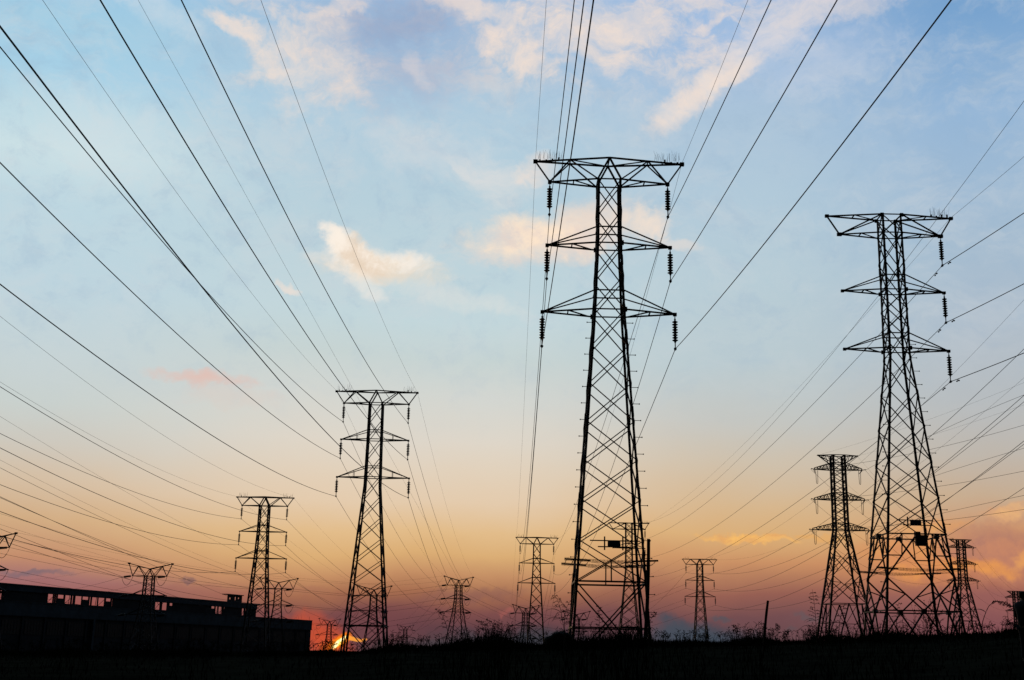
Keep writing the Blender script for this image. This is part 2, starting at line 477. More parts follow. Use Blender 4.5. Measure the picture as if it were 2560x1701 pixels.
# ------------------------------------------------------------------ V-top tension tower
def vee_tower(key, px, py, Y, label, rot=0.0, sc=1.0, tk=1.0, sdir=(-1, -0.35), both=False, strings=True, jumper_drop=False):
    # reference pixel: the low middle of the V
    p = at_Y(px, py, Y); g = ground(p.x, p.y) - 0.25; Hc = p.z - g
    root = empty('tension_pylon', (p.x, p.y, g), rot); tag(root, label, 'electricity pylon', 'V-topped tension pylons')
    zt = Hc - 1.95 * sc; zm = zt - 5.2 * sc; zl = zt - 10.4 * sc
    body = Body([(0, (1.75 + 0.155 * max(4, zl) / sc) * sc), (zl, 1.75 * sc), (zm, 1.2 * sc), (zt, 1.1 * sc)])
    lw = 0.22 * tk; bw = 0.095 * tk; aw = 0.16 * tk
    build_legs(root, body, lw, False)
    lo = [zl * i / 5 for i in range(6)]; up = [zl + (zt - zl) * i / 7 for i in range(8)]
    for f in range(4):
        mb = MB(); xpanels(mb, body, f, lo, bw); xpanels(mb, body, f, up, bw)
        for z in (zl, zm, zt, lo[1]): horiz(mb, body, f, z, bw)
        mb.build('bracing', MT['steel'], root)
    A = {}
    c, s = math.cos(-rot), math.sin(-rot)
    dl = Vector((sdir[0] * c - sdir[1] * s, sdir[0] * s + sdir[1] * c, -0.18)).normalized()
    for side in (-1, 1):
        nm = 'L' if side < 0 else 'R'; ks = (0, 3) if side < 0 else (1, 2)
        mb = MB(); pk = Vector((side * 6.1 * sc, 0, zt + 3.4 * sc)); lt = Vector((side * 4.8 * sc, 0, zt))
        for k in ks:
            ap = Vector((0, CORN[k][1] * .6 * sc, Hc))
            nd = pk.lerp(ap, .45)
            mb.bar(pk, ap, aw); mb.bar(lt, body.c(k, zt), aw); mb.bar(body.c(k, zt), ap, aw)
            mb.bar(lt, nd, aw * .8); mb.bar(nd, body.c(k, zt), aw * .8)
        mb.bar(pk, lt, aw * .9)
        mb.box(pk - Vector((.3, .25, .22)), pk + Vector((.3, .25, .22)))
        if side < 0: mb.bar((0, -.6 * sc, Hc), (0, .6 * sc, Hc), aw)
        mb.build('cross_arm', MT['steel'], root)
        _, tm = arm(root, body, side, zm, zm + 1.5 * sc, 5.1 * sc, aw, aw * .8, web=False)
        _, tl = arm(root, body, side, zl, zl + 1.5 * sc, 5.5 * sc, aw, aw * .8, web=False)
        A['P' + nm] = w2(root, pk + Vector((0, 0, .2)))
        for lv, t in zip('TMB', (lt, tm, tl)):
            e = t
            if strings:
                mb = MB(); st = t + dl * 0.5; e = t + dl * 2.9 * sc
                mb.tube([t, e], 0.06 * tk, 5)
                prof = []
                L = 1.9 * sc
                for i in range(9):
                    prof += [(.16 * tk, L * i / 9), (.27 * tk, L * (i + .4) / 9), (.16 * tk, L * (i + .8) / 9)]
                mb.lathe(st, dl, prof, 7)
                ins = mb.build('insulator_string', MT['glass_disc'], root)
                jb = MB(); q = t + Vector((0.1, 0, -.1)); pts = []
                for i in range(13):
                    a = i / 12; pts.append(e.lerp(q, a) + Vector((0, 0, -2.3 * sc * math.sin(math.pi * a) ** .75)))
                jb.tube(pts, 0.045 * tk, 4); jb.build('jumper_cable', MT['wire'], root)
            A[lv + nm] = w2(root, e); A[lv + nm + 't'] = w2(root, t)
    A['C'] = w2(root, Vector((0, 0, Hc)))
    ATT[key] = A
    return root, body

# ------------------------------------------------------------------ flat-arm tension tower
def tension_tower(key, px, py, Y, label, sc=1.0, tk=1.0, rot=0.0, lower=True):
    # reference pixel: centre of the lowest arm
    loc, H = place(px, py, Y, 0)
    root = empty('tension_pylon', loc, rot); tag(root, label, 'electricity pylon', 'flat-armed tension pylons')
    z3, z2, z1, zp = H, H + 7.35 * sc, H + 14.7 * sc, H + 18.2 * sc
    hw = 1.42 * sc
    body = Body([(0, hw + .158 * H), (z3, hw * 1.05), (zp, hw * .98)])
    lw = .36 * tk * sc; bw = .13 * tk * sc; aw = .16 * tk * sc
    build_legs(root, body, lw, False)
    n = 3; k0 = H - 17.5 * sc
    lev = [k0, H - 11 * sc, H - 5 * sc, H]
    up = [H + (zp - H) * i / 10 for i in range(11)]
    for f in range(4):
        mb = MB(); a, b = FACES[f]
        xpanels(mb, body, f, lev, bw * 1.3); xpanels(mb, body, f, up, bw)
        for z in (z3, z2, z1, zp, z3 + 1.6 * sc, z2 + 1.6 * sc, z1 + 1.6 * sc, k0): horiz(mb, body, f, z, bw * 1.2)
        mid = (body.c(a, k0) + body.c(b, k0)) / 2
        for k in (a, b):
            mb.bar(mid, body.c(k, 0), bw * 1.5)
            for t in (.2, .4, .6, .8):
                mb.bar(mid.lerp(body.c(k, 0), t), body.c(k, k0 * (1 - t)), bw * .9)
                mb.bar(mid.lerp(body.c(k, 0), t), body.c(k, k0 * (1 - t + .2)), bw * .8)
        for z0, zz in zip(lev, lev[1:]):
            for k, o in ((a, b), (b, a)):
                p = body.c(k, z0).lerp(body.c(o, zz), .25); mb.bar(p, body.c(k, z0 + (zz - z0) * .5), bw * .8); mb.bar(p, body.c(k, z0 + (zz - z0) * .25), bw * .8)
                p = body.c(k, zz).lerp(body.c(o, z0), .25); mb.bar(p, body.c(k, z0 + (zz - z0) * .5), bw * .8); mb.bar(p, body.c(k, z0 + (zz - z0) * .78), bw * .8)
        mb.build('bracing', MT['steel'], root)
    A = {}
    for side in (-1, 1):
        nm = 'L' if side < 0 else 'R'; ks = (0, 3) if side < 0 else (1, 2)
        mb = MB(); pk = Vector((side * 4.85 * sc, 0, zp))
        for k in ks:
            mb.bar(pk, body.c(k, zp), aw); mb.bar(pk, body.c(k, zp - 2.1 * sc), aw)
            for t in (.3, .6):
                mb.bar(pk.lerp(body.c(k, zp), t), pk.lerp(body.c(k, zp - 2.1 * sc), min(1, t + .2)), bw * .8)
        mb.bar(pk + Vector((0, -.5 * sc, 0)), pk + Vector((0, .5 * sc, 0)), aw)
        mb.build('earth_wire_arm', MT['steel'], root)
        A['P' + nm] = w2(root, pk)
        for lv, z, xt in (('T', z1, 5.8), ('M', z2, 6.1), ('B', z3, 6.8)):
            mb = MB(); tip = Vector((side * xt * sc, 0, z))
            for k in ks:
                mb.bar(body.c(k, z), tip, aw); mb.bar(body.c(k, z + 1.7 * sc), tip + Vector((0, 0, .35 * sc)), aw * .9)
                for t in (.15, .35, .55, .75):
                    p = body.c(k, z).lerp(tip, t); q = body.c(k, z + 1.7 * sc).lerp(tip + Vector((0, 0, .35 * sc)), min(.97, t + .1)); mb.bar(p, q, bw * .8)
                    q2 = body.c(k, z + 1.7 * sc).lerp(tip + Vector((0, 0, .35 * sc)), max(0, t - .12)); mb.bar(p, q2, bw * .7)
            mb.bar(tip + Vector((0, -.6 * sc, 0)), tip + Vector((0, .6 * sc, 0)), aw)
            mb.bar(tip, tip + Vector((0, 0, .4 * sc)), aw)
            mb.build('cross_arm', MT['steel'], root)
            A[lv + nm] = w2(root, tip + Vector((side * .9 * sc, 0, 0)) * 1.0)
            jb = MB(); q = tip + Vector((-side * .55 * sc, 0, -.2)); pts = []
            for i in range(15):
                a = i / 14; pts.append(q + Vector((-.32 + .64 * a, -.3 + .6 * a, 0)) * sc + Vector((0, 0, -3.3 * sc * (1 - abs(2 * a - 1) ** 6))))
            jb.tube(pts, .05 * tk * sc, 4)
            jb.build('jumper_cable', MT['wire'], root)
            mb = MB(); e = tip + Vector((side * .9 * sc, -.5 * sc, 0.1)); mb.bar(tip, e, aw * .8)
            mb.lathe(tip + Vector((side * .1, 0, -.1)), Vector((-side * .35, .8, -.45)).normalized(), [(.06 * sc, 0), (.13 * sc, .3 * sc), (.06 * sc, 1.2 * sc), (.13 * sc, 1.3 * sc), (.05 * sc, 1.5 * sc)], 6)
            mb.build('insulator_string', MT['glass_disc'], root)
    ATT[key] = A
    return root, body

# ------------------------------------------------------------------ put the pylons up
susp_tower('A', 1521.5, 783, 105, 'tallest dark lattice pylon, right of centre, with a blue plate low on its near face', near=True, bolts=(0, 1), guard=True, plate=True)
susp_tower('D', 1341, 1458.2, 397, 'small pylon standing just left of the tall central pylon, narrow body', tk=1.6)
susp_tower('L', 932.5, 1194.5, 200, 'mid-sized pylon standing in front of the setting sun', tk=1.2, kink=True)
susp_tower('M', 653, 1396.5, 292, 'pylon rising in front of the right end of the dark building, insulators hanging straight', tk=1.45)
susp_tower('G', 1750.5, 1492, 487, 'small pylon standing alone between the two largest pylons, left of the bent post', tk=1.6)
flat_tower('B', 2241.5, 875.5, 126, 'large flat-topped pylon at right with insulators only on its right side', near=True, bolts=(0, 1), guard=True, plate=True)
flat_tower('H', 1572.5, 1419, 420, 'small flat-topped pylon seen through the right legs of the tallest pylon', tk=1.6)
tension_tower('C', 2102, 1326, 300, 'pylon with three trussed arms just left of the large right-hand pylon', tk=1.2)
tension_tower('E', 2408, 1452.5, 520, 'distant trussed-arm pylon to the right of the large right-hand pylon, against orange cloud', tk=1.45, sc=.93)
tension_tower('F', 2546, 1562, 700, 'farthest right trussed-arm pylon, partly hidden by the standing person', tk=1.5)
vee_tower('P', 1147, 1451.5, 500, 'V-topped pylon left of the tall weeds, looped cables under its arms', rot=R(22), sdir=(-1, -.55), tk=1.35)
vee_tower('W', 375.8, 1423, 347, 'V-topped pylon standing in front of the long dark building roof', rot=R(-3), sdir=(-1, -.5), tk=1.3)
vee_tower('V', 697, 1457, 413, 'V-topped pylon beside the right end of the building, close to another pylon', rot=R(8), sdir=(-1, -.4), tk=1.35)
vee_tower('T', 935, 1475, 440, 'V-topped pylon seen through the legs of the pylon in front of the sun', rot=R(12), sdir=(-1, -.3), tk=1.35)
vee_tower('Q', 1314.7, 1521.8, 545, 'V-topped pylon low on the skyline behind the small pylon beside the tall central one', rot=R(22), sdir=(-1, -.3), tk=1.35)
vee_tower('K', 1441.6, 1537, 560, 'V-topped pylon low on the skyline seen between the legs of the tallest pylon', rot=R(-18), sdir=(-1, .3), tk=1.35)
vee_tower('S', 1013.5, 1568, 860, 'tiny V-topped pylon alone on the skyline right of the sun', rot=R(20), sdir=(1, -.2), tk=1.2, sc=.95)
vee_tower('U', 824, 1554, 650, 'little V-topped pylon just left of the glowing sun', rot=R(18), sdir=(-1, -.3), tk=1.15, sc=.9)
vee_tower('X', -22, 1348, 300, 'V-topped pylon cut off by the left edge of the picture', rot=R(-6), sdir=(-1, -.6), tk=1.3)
# ------------------------------------------------------------------ wires
WIRES = []
def add_wire(pts, rad, label, cat, group):
    mb = MB(); mb.tube(pts, rad, 5)
    o = mb.build('power_line' if cat == 'power line' else 'earth_wire', MT['wire'])
    # origin at the first point
    c = Vector(pts[0])
    for v in o.data.vertices: v.co -= c
    o.location = c
    tag(o, label, cat, group); WIRES.append(o); return o

CAT = 1350.0
def span_near(a, exit_px, rad, label, cat='power line', slope=0.0, back=55.0, group='overhead lines', b=None):
    """from attachment a towards and over the viewer, parallel to the line of pylons, leaving the picture at exit_px"""
    d = ray(*exit_px)
    # plan line X = a.x + slope*(a.y - Y)
    k = d.x / d.y
    Y1 = (a.x + slope * a.y) / (k + slope)
    e = d * (Y1 / d.y)
    s1 = a.y - Y1
    bb = b if b is not None else 1 / (2 * CAT)
    A_ = (e.z - a.z - bb * s1 * s1) / s1
    n = 40; S = s1 + min(back, 12 + 0.6 * abs(s1)); pts = []
    for i in range(n + 1):
        s = S * i / n
        pts.append(Vector((a.x + slope * s, a.y - s, a.z + A_ * s + bb * s * s)))
    return add_wire(pts, rad, label, cat, group)

def span(p, q, rad, label, mid=None, sag=None, cat='power line', group='overhead lines', n=28):
    p = Vector(p); q = Vector(q)
    def at(t, s): return p.lerp(q, t) - Vector((0, 0, 4 * s * t * (1 - t)))
    if mid is not None:
        # sag that brings the wire closest to the pixel
        best = (1e9, 0)
        for i in range(0, 121):
            s = -1 + 26.0 * i / 120
            m = min((lambda xy: (xy[0] - mid[0]) ** 2 + (xy[1] - mid[1]) ** 2)(proj(at(t / 60, s))) for t in range(3, 58))
            if m < best[0]: best = (m, s)
        sag = best[1]
    if sag is None: sag = (q - p).length ** 2 / (8 * 1300)
    return add_wire([at(i / n, sag) for i in range(n + 1)], rad, label, cat, group)

LVN = {'T': 'top', 'M': 'middle', 'B': 'bottom'}; SDN = {'L': 'left', 'R': 'right'}
PH = {'A': 'tallest pylon', 'D': 'small pylon beside the tallest', 'L': 'pylon before the sun', 'M': 'pylon at the building end', 'G': 'lone pylon by the post',
      'B': 'large right-hand pylon', 'H': 'small pylon behind the tallest', 'C': 'nearest trussed-arm pylon', 'E': 'pylon against orange cloud', 'F': 'pylon behind the person',
      'P': 'V-topped pylon by the weeds', 'W': 'V-topped pylon before the roof', 'V': 'V-topped pylon at the building', 'T': 'V-topped pylon by the sun', 'Q': 'V-topped pylon on the skyline', 'K': 'V-topped pylon between tall legs', 'U': 'little pylon beside the sun', 'S': 'tiny skyline pylon', 'X': 'V-topped pylon at left edge'}
def lab(k, s, where):
    nm = f"{LVN[s[0]]} {SDN[s[1]]} cable" if s[0] in LVN else f"thin {SDN[s[1]]} earth wire"
    return f"{nm} of the {PH[k]}, {where}"

RC_, RE_ = 0.031, 0.014
def near_set(k, spec, where, rad=RC_, er=RE_, slope=0.0):
    for s, px in spec.items():
        ew = s[0] == 'P'
        span_near(ATT[k][s], px, er if ew else rad, lab(k, s, where), 'earth wire' if ew else 'power line', slope=slope)

near_set('A', {'PL': (1366, 0), 'TL': (1436, 0), 'ML': (1460, 0), 'BL': (1484, 0), 'PR': (1870, 0), 'TR': (1928, 0), 'MR': (2093, 0), 'BR': (2378, 0)}, 'passing overhead')
near_set('L', {'PL': (106, 0), 'TL': (0, 118), 'ML': (0, 407), 'BL': (0, 711), 'PR': (652, 0), 'TR': (453, 0), 'MR': (250, 0), 'BR': (0, 67)}, 'passing overhead to the left', 0.036)
near_set('M', {'PL': (0, 955), 'TL': (0, 1084), 'ML': (0, 1212), 'BL': (0, 1340), 'PR': (0, 791), 'TR': (0, 967), 'MR': (0, 1120), 'BR': (0, 1279)}, 'leaving the picture at left', 0.036, .017)
near_set('B', {'PR': (2560, 392), 'TR': (2560, 533), 'MR': (2560, 710), 'BR': (2560, 883)}, 'leaving the picture at right', 0.04, .017)
near_set('G', {'PL': (2560, 750), 'TL': (2560, 873), 'ML': (2560, 989), 'BL': (2560, 1103), 'PR': (2560, 945), 'TR': (2560, 1005), 'MR': (2560, 1111), 'BR': (2560, 1220)}, 'leaving the picture at right', 0.038, .017)
# long wires that pass close to the pylons without hanging from them
span_near(ATT['H']['C'], (2560, 253), 0.02, 'thin wire running behind the top of the large right-hand pylon', 'earth wire')
_b = (1e9, None)
for _y in range(30, 200, 3):
    _e = at_Y(345, 0, _y); _p = ATT['P']['C']
    for _s in [0.5 * i for i in range(60)]:
        _w = [proj(_p.lerp(_e, t / 60) - Vector((0, 0, 4 * _s * t / 60 * (1 - t / 60)))) for t in range(2, 60)]
        _d = sum(min((x - mx) ** 2 + (y - my) ** 2 for x, y in _w) for mx, my in ((785, 700), (934, 978), (560, 345)))
        if _d < _b[0]: _b = (_d, _e, _s)
span(ATT['P']['C'], _b[1] + (_b[1] - ATT['P']['C']) * .02, 0.026, 'thin wire slanting down from the top left to the V-topped pylon by the weeds', sag=_b[2], cat='earth wire', n=60)
print('FIT', _b[0], _b[1], _b[2])

def far_set(k, j, spec, where, rad=RC_, er=RE_):
    for s, (t, mid) in spec.items():
        ew = s[0] == 'P'
        span(ATT[k][s], ATT[j][t] if isinstance(t, str) else t, er if ew else rad, lab(k, s, where), mid=mid, cat='earth wire' if ew else 'power line')

far_set('A', 'D', {'PL': ('PL', (1308, 1070)), 'TL': ('TL', None), 'ML': ('ML', None), 'BL': ('BL', None), 'PR': ('PR', None), 'TR': ('TR', (1573, 873)), 'MR': ('MR', None), 'BR': ('BR', (1591, 1109))}, 'running to the next pylon')
far_set('L', 'P', {'PL': ('PL', (1007, 1300)), 'TL': ('TL', (954, 1261)), 'ML': ('ML', (956, 1337)), 'BL': ('BL', (958.6, 1422)), 'PR': ('PR', (1127, 1300)), 'TR': ('TRt', (1090, 1300)), 'MR': ('MRt', (1065, 1300)), 'BR': ('BRt', (1038, 1300))}, 'running to a V-topped pylon')
far_set('M', 'T', {'PL': ('PL', (776, 1391)), 'TL': ('TL', (767, 1423)), 'ML': ('ML', (743, 1461)), 'BL': ('BL', (735, 1513)), 'PR': ('PR', (825, 1346)), 'TR': ('TR', (815, 1395)), 'MR': ('MRt', (760, 1408)), 'BR': ('BRt', (767, 1473))}, 'running toward the sun')
far_set('B', 'H', {'PR': ('PR', (2020, 937)), 'TR': ('TR', (2000, 1049)), 'MR': ('MR', (2000, 1152)), 'BR': ('BR', (2000, 1248))}, 'running away to a smaller pylon')
far_set('G', 'K', {'PL': ('PL', None), 'TL': ('TL', (1620, 1529.6)), 'ML': ('ML', None), 'BL': ('BL', None), 'PR': ('PR', None), 'TR': ('TR', None), 'MR': ('MR', None), 'BR': ('BR', None)}, 'running away to the left')
far_set('C', 'E', {s: (s, None) for s in ('PL', 'TL', 'ML', 'BL', 'PR', 'TR', 'MR', 'BR')}, 'running away rightward')
far_set('E', 'F', {s: (s, None) for s in ('PL', 'TL', 'ML', 'BL', 'PR', 'TR', 'MR', 'BR')}, 'running away rightward')
# the trussed pylon's own lines to the right
for s, (ex, mid) in {'PL': ((2560, 952), (2340, 1043)), 'PR': ((2560, 1010), (2340, 1086)), 'TR': ((2560, 993), (2340, 1080)), 'TL': ((2560, 1056), (2427, 1100)),
                     'MR': ((2560, 1124), (2380, 1176)), 'ML': ((2560, 1172), (2380, 1212)), 'BR': ((2560, 1241), (2380, 1278)), 'BL': ((2560, 1269), (2380, 1298))}.items():
    e = at_Y(ex[0], ex[1], 225); a = ATT['C'][s]; e2 = a + (e - a) * 1.12
    span(a, e2, .014 if s[0] == 'P' else .034, lab('C', s, 'leaving the picture at right'), mid=mid, cat='earth wire' if s[0] == 'P' else 'power line')
# D's lines run on behind the skyline
for s in ('PL', 'TL', 'ML', 'BL', 'PR', 'TR', 'MR', 'BR'):
    a = ATT['D'][s]; span(a, Vector((a.x - 2, 790, a.z - 14)), .014 if s[0] == 'P' else .03, lab('D', s, 'dropping behind the skyline'), cat='earth wire' if s[0] == 'P' else 'power line')
# the row of V-topped pylons
for k, j in (('X', 'W'), ('W', 'V'), ('V', 'T'), ('T', 'P'), ('P', 'Q'), ('Q', 'K')):
    for s in ('PL', 'TL', 'ML', 'BL', 'PR', 'TR', 'MR', 'BR'):
        if s[0] == 'P': a, b_ = ATT[k][s], ATT[j][s]
        else: a, b_ = ATT[k][s + 't'], ATT[j][s]
        d = (b_ - a).length
        span(a, b_, .018 if s[0] == 'P' else .034, lab(k, s, 'strung rightward'), sag=d * d / (8 * 1500), cat='earth wire' if s[0] == 'P' else 'power line')
# lines that come in over the long building from the left edge and end on the V-topped pylons
for (px0, py0, Y0, k, s, mid, nm, th) in (
    (0, 1021, 160, 'V', 'PR', (300, 1221), 'faint wire from high on the left edge to the V-topped pylon at the building end', .016),
    (0, 1135, 175, 'V', 'PL', (304, 1300), 'faint wire from the left edge, dipping to the left tip of the V-topped building-end pylon', .016),
    (0, 1144, 165, 'V', 'TRt', (262, 1300), 'cable from the left edge ending on the building-end V-topped pylon, right arm', .028),
    (0, 1226, 180, 'V', 'TL', (216, 1340), 'upper of two close cables sloping from the left edge over the building', .034),
    (0, 1236, 180, 'V', 'ML', (216, 1341), 'lower of two close cables sloping from the left edge over the building', .034),
    (0, 1282, 200, 'W', 'PR', (140, 1326), 'faint wire from the left edge to the right tip of the roof V-topped pylon', .016),
    (0, 1309, 200, 'W', 'PL', (140, 1356), 'faint wire from the left edge to the left tip of the roof V-topped pylon', .016),
    (0, 1334, 210, 'W', 'TRt', (137, 1378), 'cable from the left edge ending at the right arm of the roof V-topped pylon', .034),
    (0, 1317, 200, 'V', 'BL', (356, 1459), 'upper of two cables that sink behind the roof V-topped pylon', .034),
    (0, 1324, 200, 'V', 'MRt', (356, 1460), 'lower of two cables that sink behind the roof V-topped pylon', .034)):
    e = at_Y(px0, py0, Y0); a = ATT[k][s]; e2 = a + (e - a) * 1.15
    span(a, e2, th, nm, mid=mid, cat='earth wire' if th < .02 else 'power line')
for s, px, nm in (('PL', (70, 1441), 'faint wire leaving the left tip of the roof V-topped pylon, sloping down left'),
                  ('TL', (133, 1469), 'cable leaving the left arm of the roof V-topped pylon, sloping down left'),
                  ('TR', (224, 1476), 'cable leaving the right arm of the roof V-topped pylon, sloping down left')):
    a = ATT['W'][s]; e = at_Y(px[0], px[1], 620); span(a, a + (e - a) * 1.5, .018 if s[0] == 'P' else .036, nm, sag=2.0, cat='earth wire' if s[0] == 'P' else 'power line')
# little pylons near the sun
for k, j in (('U', 'T'), ('S', 'P')):
    for s in ('PL', 'TL', 'ML', 'PR', 'TR', 'MR'):
        span(ATT[k][s], ATT[j][s if s[0] == 'P' else s + 't'], .02 if s[0] == 'P' else .04, lab(k, s, 'strung above the skyline'), sag=3.0, cat='earth wire' if s[0] == 'P' else 'power line')
# vibration dampers clamped on the three right-hand conductors
def damper(p, d, label):
    mb = MB(); d = d.normalized(); c = p - Vector((0, 0, .16))
    mb.bar(p, c, .07); mb.tube([c - d * .3 - Vector((0, 0, .06)), c, c + d * .3 - Vector((0, 0, .06))], .02, 5)
    for s in (-1, 1):
        mb.lathe(c + d * s * .16 - Vector((0, 0, .04)), d * s, [(.04, 0), (.075, .04), (.075, .2), (.04, .25)], 7)
    o = mb.build('vibration_damper', MT['steel']); cc = Vector(p)
    for v in o.data.vertices: v.co -= cc
    o.location = cc
    tag(o, label, 'damper', 'vibration dampers on the right-hand cables')
for o in WIRES:
    l = o['label']
    if l.startswith(('top right cable of the large right', 'middle right cable of the large right', 'bottom right cable of the large right')):
        me = o.data; ring = [sum((me.vertices[i * 5 + j].co for j in range(5)), Vector()) / 5 + o.location for i in range(len(me.vertices) // 5)]
        p, q = ring[0], ring[1]; d = (q - p).normalized()
        damper(p + d * 2.1, d, f"black twin-weight damper under the {l.split(' right')[0]} right cable, {'toward the right edge' if 'leaving' in l else 'on the side running away'}")
# ------------------------------------------------------------------ long dark building
def build_building():
    VPX = (2333 - 1280) / FPX
    e = ray(2333, 1651); e = Vector((e.x, e.y, 0)).normalized()
    nrm = Vector((e.y, -e.x, 0))
    p0 = at_Y(0, 1503, 420); base = Vector((p0.x, p0.y, 0))
    zl = p0.z; zu = at_Y(0, 1458, 420).z
    zg = -11.0
    root = empty('long_building', (base.x, base.y, zg), math.atan2(e.y, e.x))
    # local frame: +x along the facade, -y towards the viewer's side (nrm), z up from zg
    tag(root, 'long dark industrial building at lower left with a row of see-through openings under its roof', 'building')
    def tpx(px, py=1500):
        d = ray(px, py); # solve (base + e t) parallel to d in plan
        det = e.x * d.y - e.y * d.x
        return -(base.x * d.y - base.y * d.x) / det
    def hz(px, py):
        t = tpx(px, py); q = base + e * t; d = ray(px, py)
        return d.z * (q.y / d.y)
    T0, T1, TU = -40.0, tpx(783), tpx(643)
    ZL = zl - zg; ZU = zu - zg
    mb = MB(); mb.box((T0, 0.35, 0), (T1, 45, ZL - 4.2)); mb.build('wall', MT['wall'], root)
    mb = MB(); mb.box((T0, 0, ZL - 4.2), (T1 + 0.3, 45.3, ZL)); mb.box((T0, -0.25, ZL - 4.5), (T1 + .5, 0.3, ZL - 4.2 - 0.003)); mb.box((T0, -.12, ZL), (T1 + .45, .5, ZL + .25)); mb.build('parapet', MT['concrete'], root)
    # pilasters, pipes
    t = T0 + 6
    while t < T1 - 2:
        mb = MB(); mb.box((t, 0.05, 0), (t + .7, 0.347, ZL - 4.5)); t += 11.5
        mb.build('pilaster', MT['wall'], root)
    for px in (239,):
        t = tpx(px); mb = MB(); mb.box((t - .55, -.5, 0), (t + .55, -.02 + .06, ZL - 4.5)); mb.build('downpipe', MT['concrete'], root)
    # lower glazing: dim steel-framed windows
    rnd = random.Random(11); t = T0 + 8
    while t < T1 - 10:
        zb = ZL - 10.5; f = MB(); w = 9.0
        for i in range(7): f.box((t + w * i / 6 - .06, .2, zb), (t + w * i / 6 + .06, .345, zb + 4.6))
        for j in range(4): f.box((t, .215, zb + 4.6 * j / 3 - .05), (t + w, .34, zb + 4.6 * j / 3 + .05))
        fr = f.build('window', MT['frame'], root)
        g = MB(); g.box((t, .28, zb), (t + w, .32, zb + 4.6)); g.build('pane', MT['frame'], fr)
        t += 11.5
    # upper storey: screen wall with openings, beam above
    zo = ZL + 0.55; zt_ = ZU - 2.25
    mb = MB(); mb.box((T0, -.3, zt_), (TU, 3.2, ZU)); mb.box((T0, -.45, ZU - .35), (TU + .2, -.3 - .003, ZU + .1)); mb.build('roof', MT['concrete'], root)
    ops = [(-60, -20), (0, 4), (6, 8), (120, 133), (135.5, 137.5), (140, 142), (145, 160, .55), (163.5, 178), (181, 184), (189, 205), (207, 222, .6), (225, 228), (231, 245), (247, 262.5), (266, 278, .6), (281, 283), (377.5, 380.5, .6), (385, 387, .7),
           (390, 402), (404, 405.3), (407.5, 419.5), (422.5, 424, .6), (426, 433.5, .62), (526, 527.5, .7), (531, 539, .65), (541.5, 547.5), (549, 557.5), (559, 560.2), (562.5, 564.5, .7), (607.5, 613.5), (616, 619, .6)]
    iv = sorted((tpx(o[0]), tpx(o[1]), o[2] if len(o) > 2 else 0.0) for o in ops)
    mb = MB(); x = T0; zbot = ZL + 0.253
    for a, b, lo in iv:
        a = max(a, T0)
        if a - x > .02: mb.box((x, 0.1, zbot), (a, .42, zt_ - .003))
        if lo > 0: mb.box((a, 0.12, zbot), (b, .4, zo + (zt_ - zo) * lo))
        else: mb.box((a, 0.12, zbot), (b, .4, zo))
        x = b
    mb.box((x, 0.1, zbot), (TU, .42, zt_ - .003))
    mb.build('upper_wall', MT['wall'], root)
    # braces and thin posts standing in the openings
    mb = MB()
    for a, b, lo in iv:
        if lo == 0 and b - a > 1.6 and a > 0:
            if rnd.random() < .5: mb.bar((a, .25, zo), (b, .25, zo + (zt_ - zo) * rnd.uniform(.4, .9)), .12)
            if rnd.random() < .6: mb.bar((a + (b - a) * rnd.uniform(.6, .9), .25, zo), (a + (b - a) * .8, .25, zt_), .14)
    mb.build('window_posts', MT['frame'], root)
    # penthouse on the upper roof
    a, b = tpx(569), tpx(605); z0 = ZU + .103; z1 = z0 + 3.0
    hs = [(tpx(573), tpx(577), .35, .6), (tpx(587), tpx(590), .3, .75), (tpx(595), tpx(598), .5, .72)]
    mb = MB(); x = a
    for h0, h1, l, u in hs:
        mb.box((x, 0, z0), (h0, .25, z1)); mb.box((h0, 0.003, z0), (h1, .247, z0 + 3 * l)); mb.box((h0, .003, z0 + 3 * u), (h1, .247, z1)); x = h1
    mb.box((x, 0, z0), (b, .25, z1))
    pw = mb.build('penthouse', MT['wall'], root)
    mb = MB(); mb.box((a - .6, -.5, z1 + .003), (b + .6, 2.6, z1 + .35)); mb.build('penthouse_roof', MT['concrete'], pw)
    # aerial on the far end, ladder hooks
    t = tpx(779); mb = MB(); mb.tube([(t, .6, ZL + .25), (t, .6, ZL + 2.0)], .06, 5); mb.build('aerial', MT['steel'], root)
    t = tpx(640)
    return root
build_building()

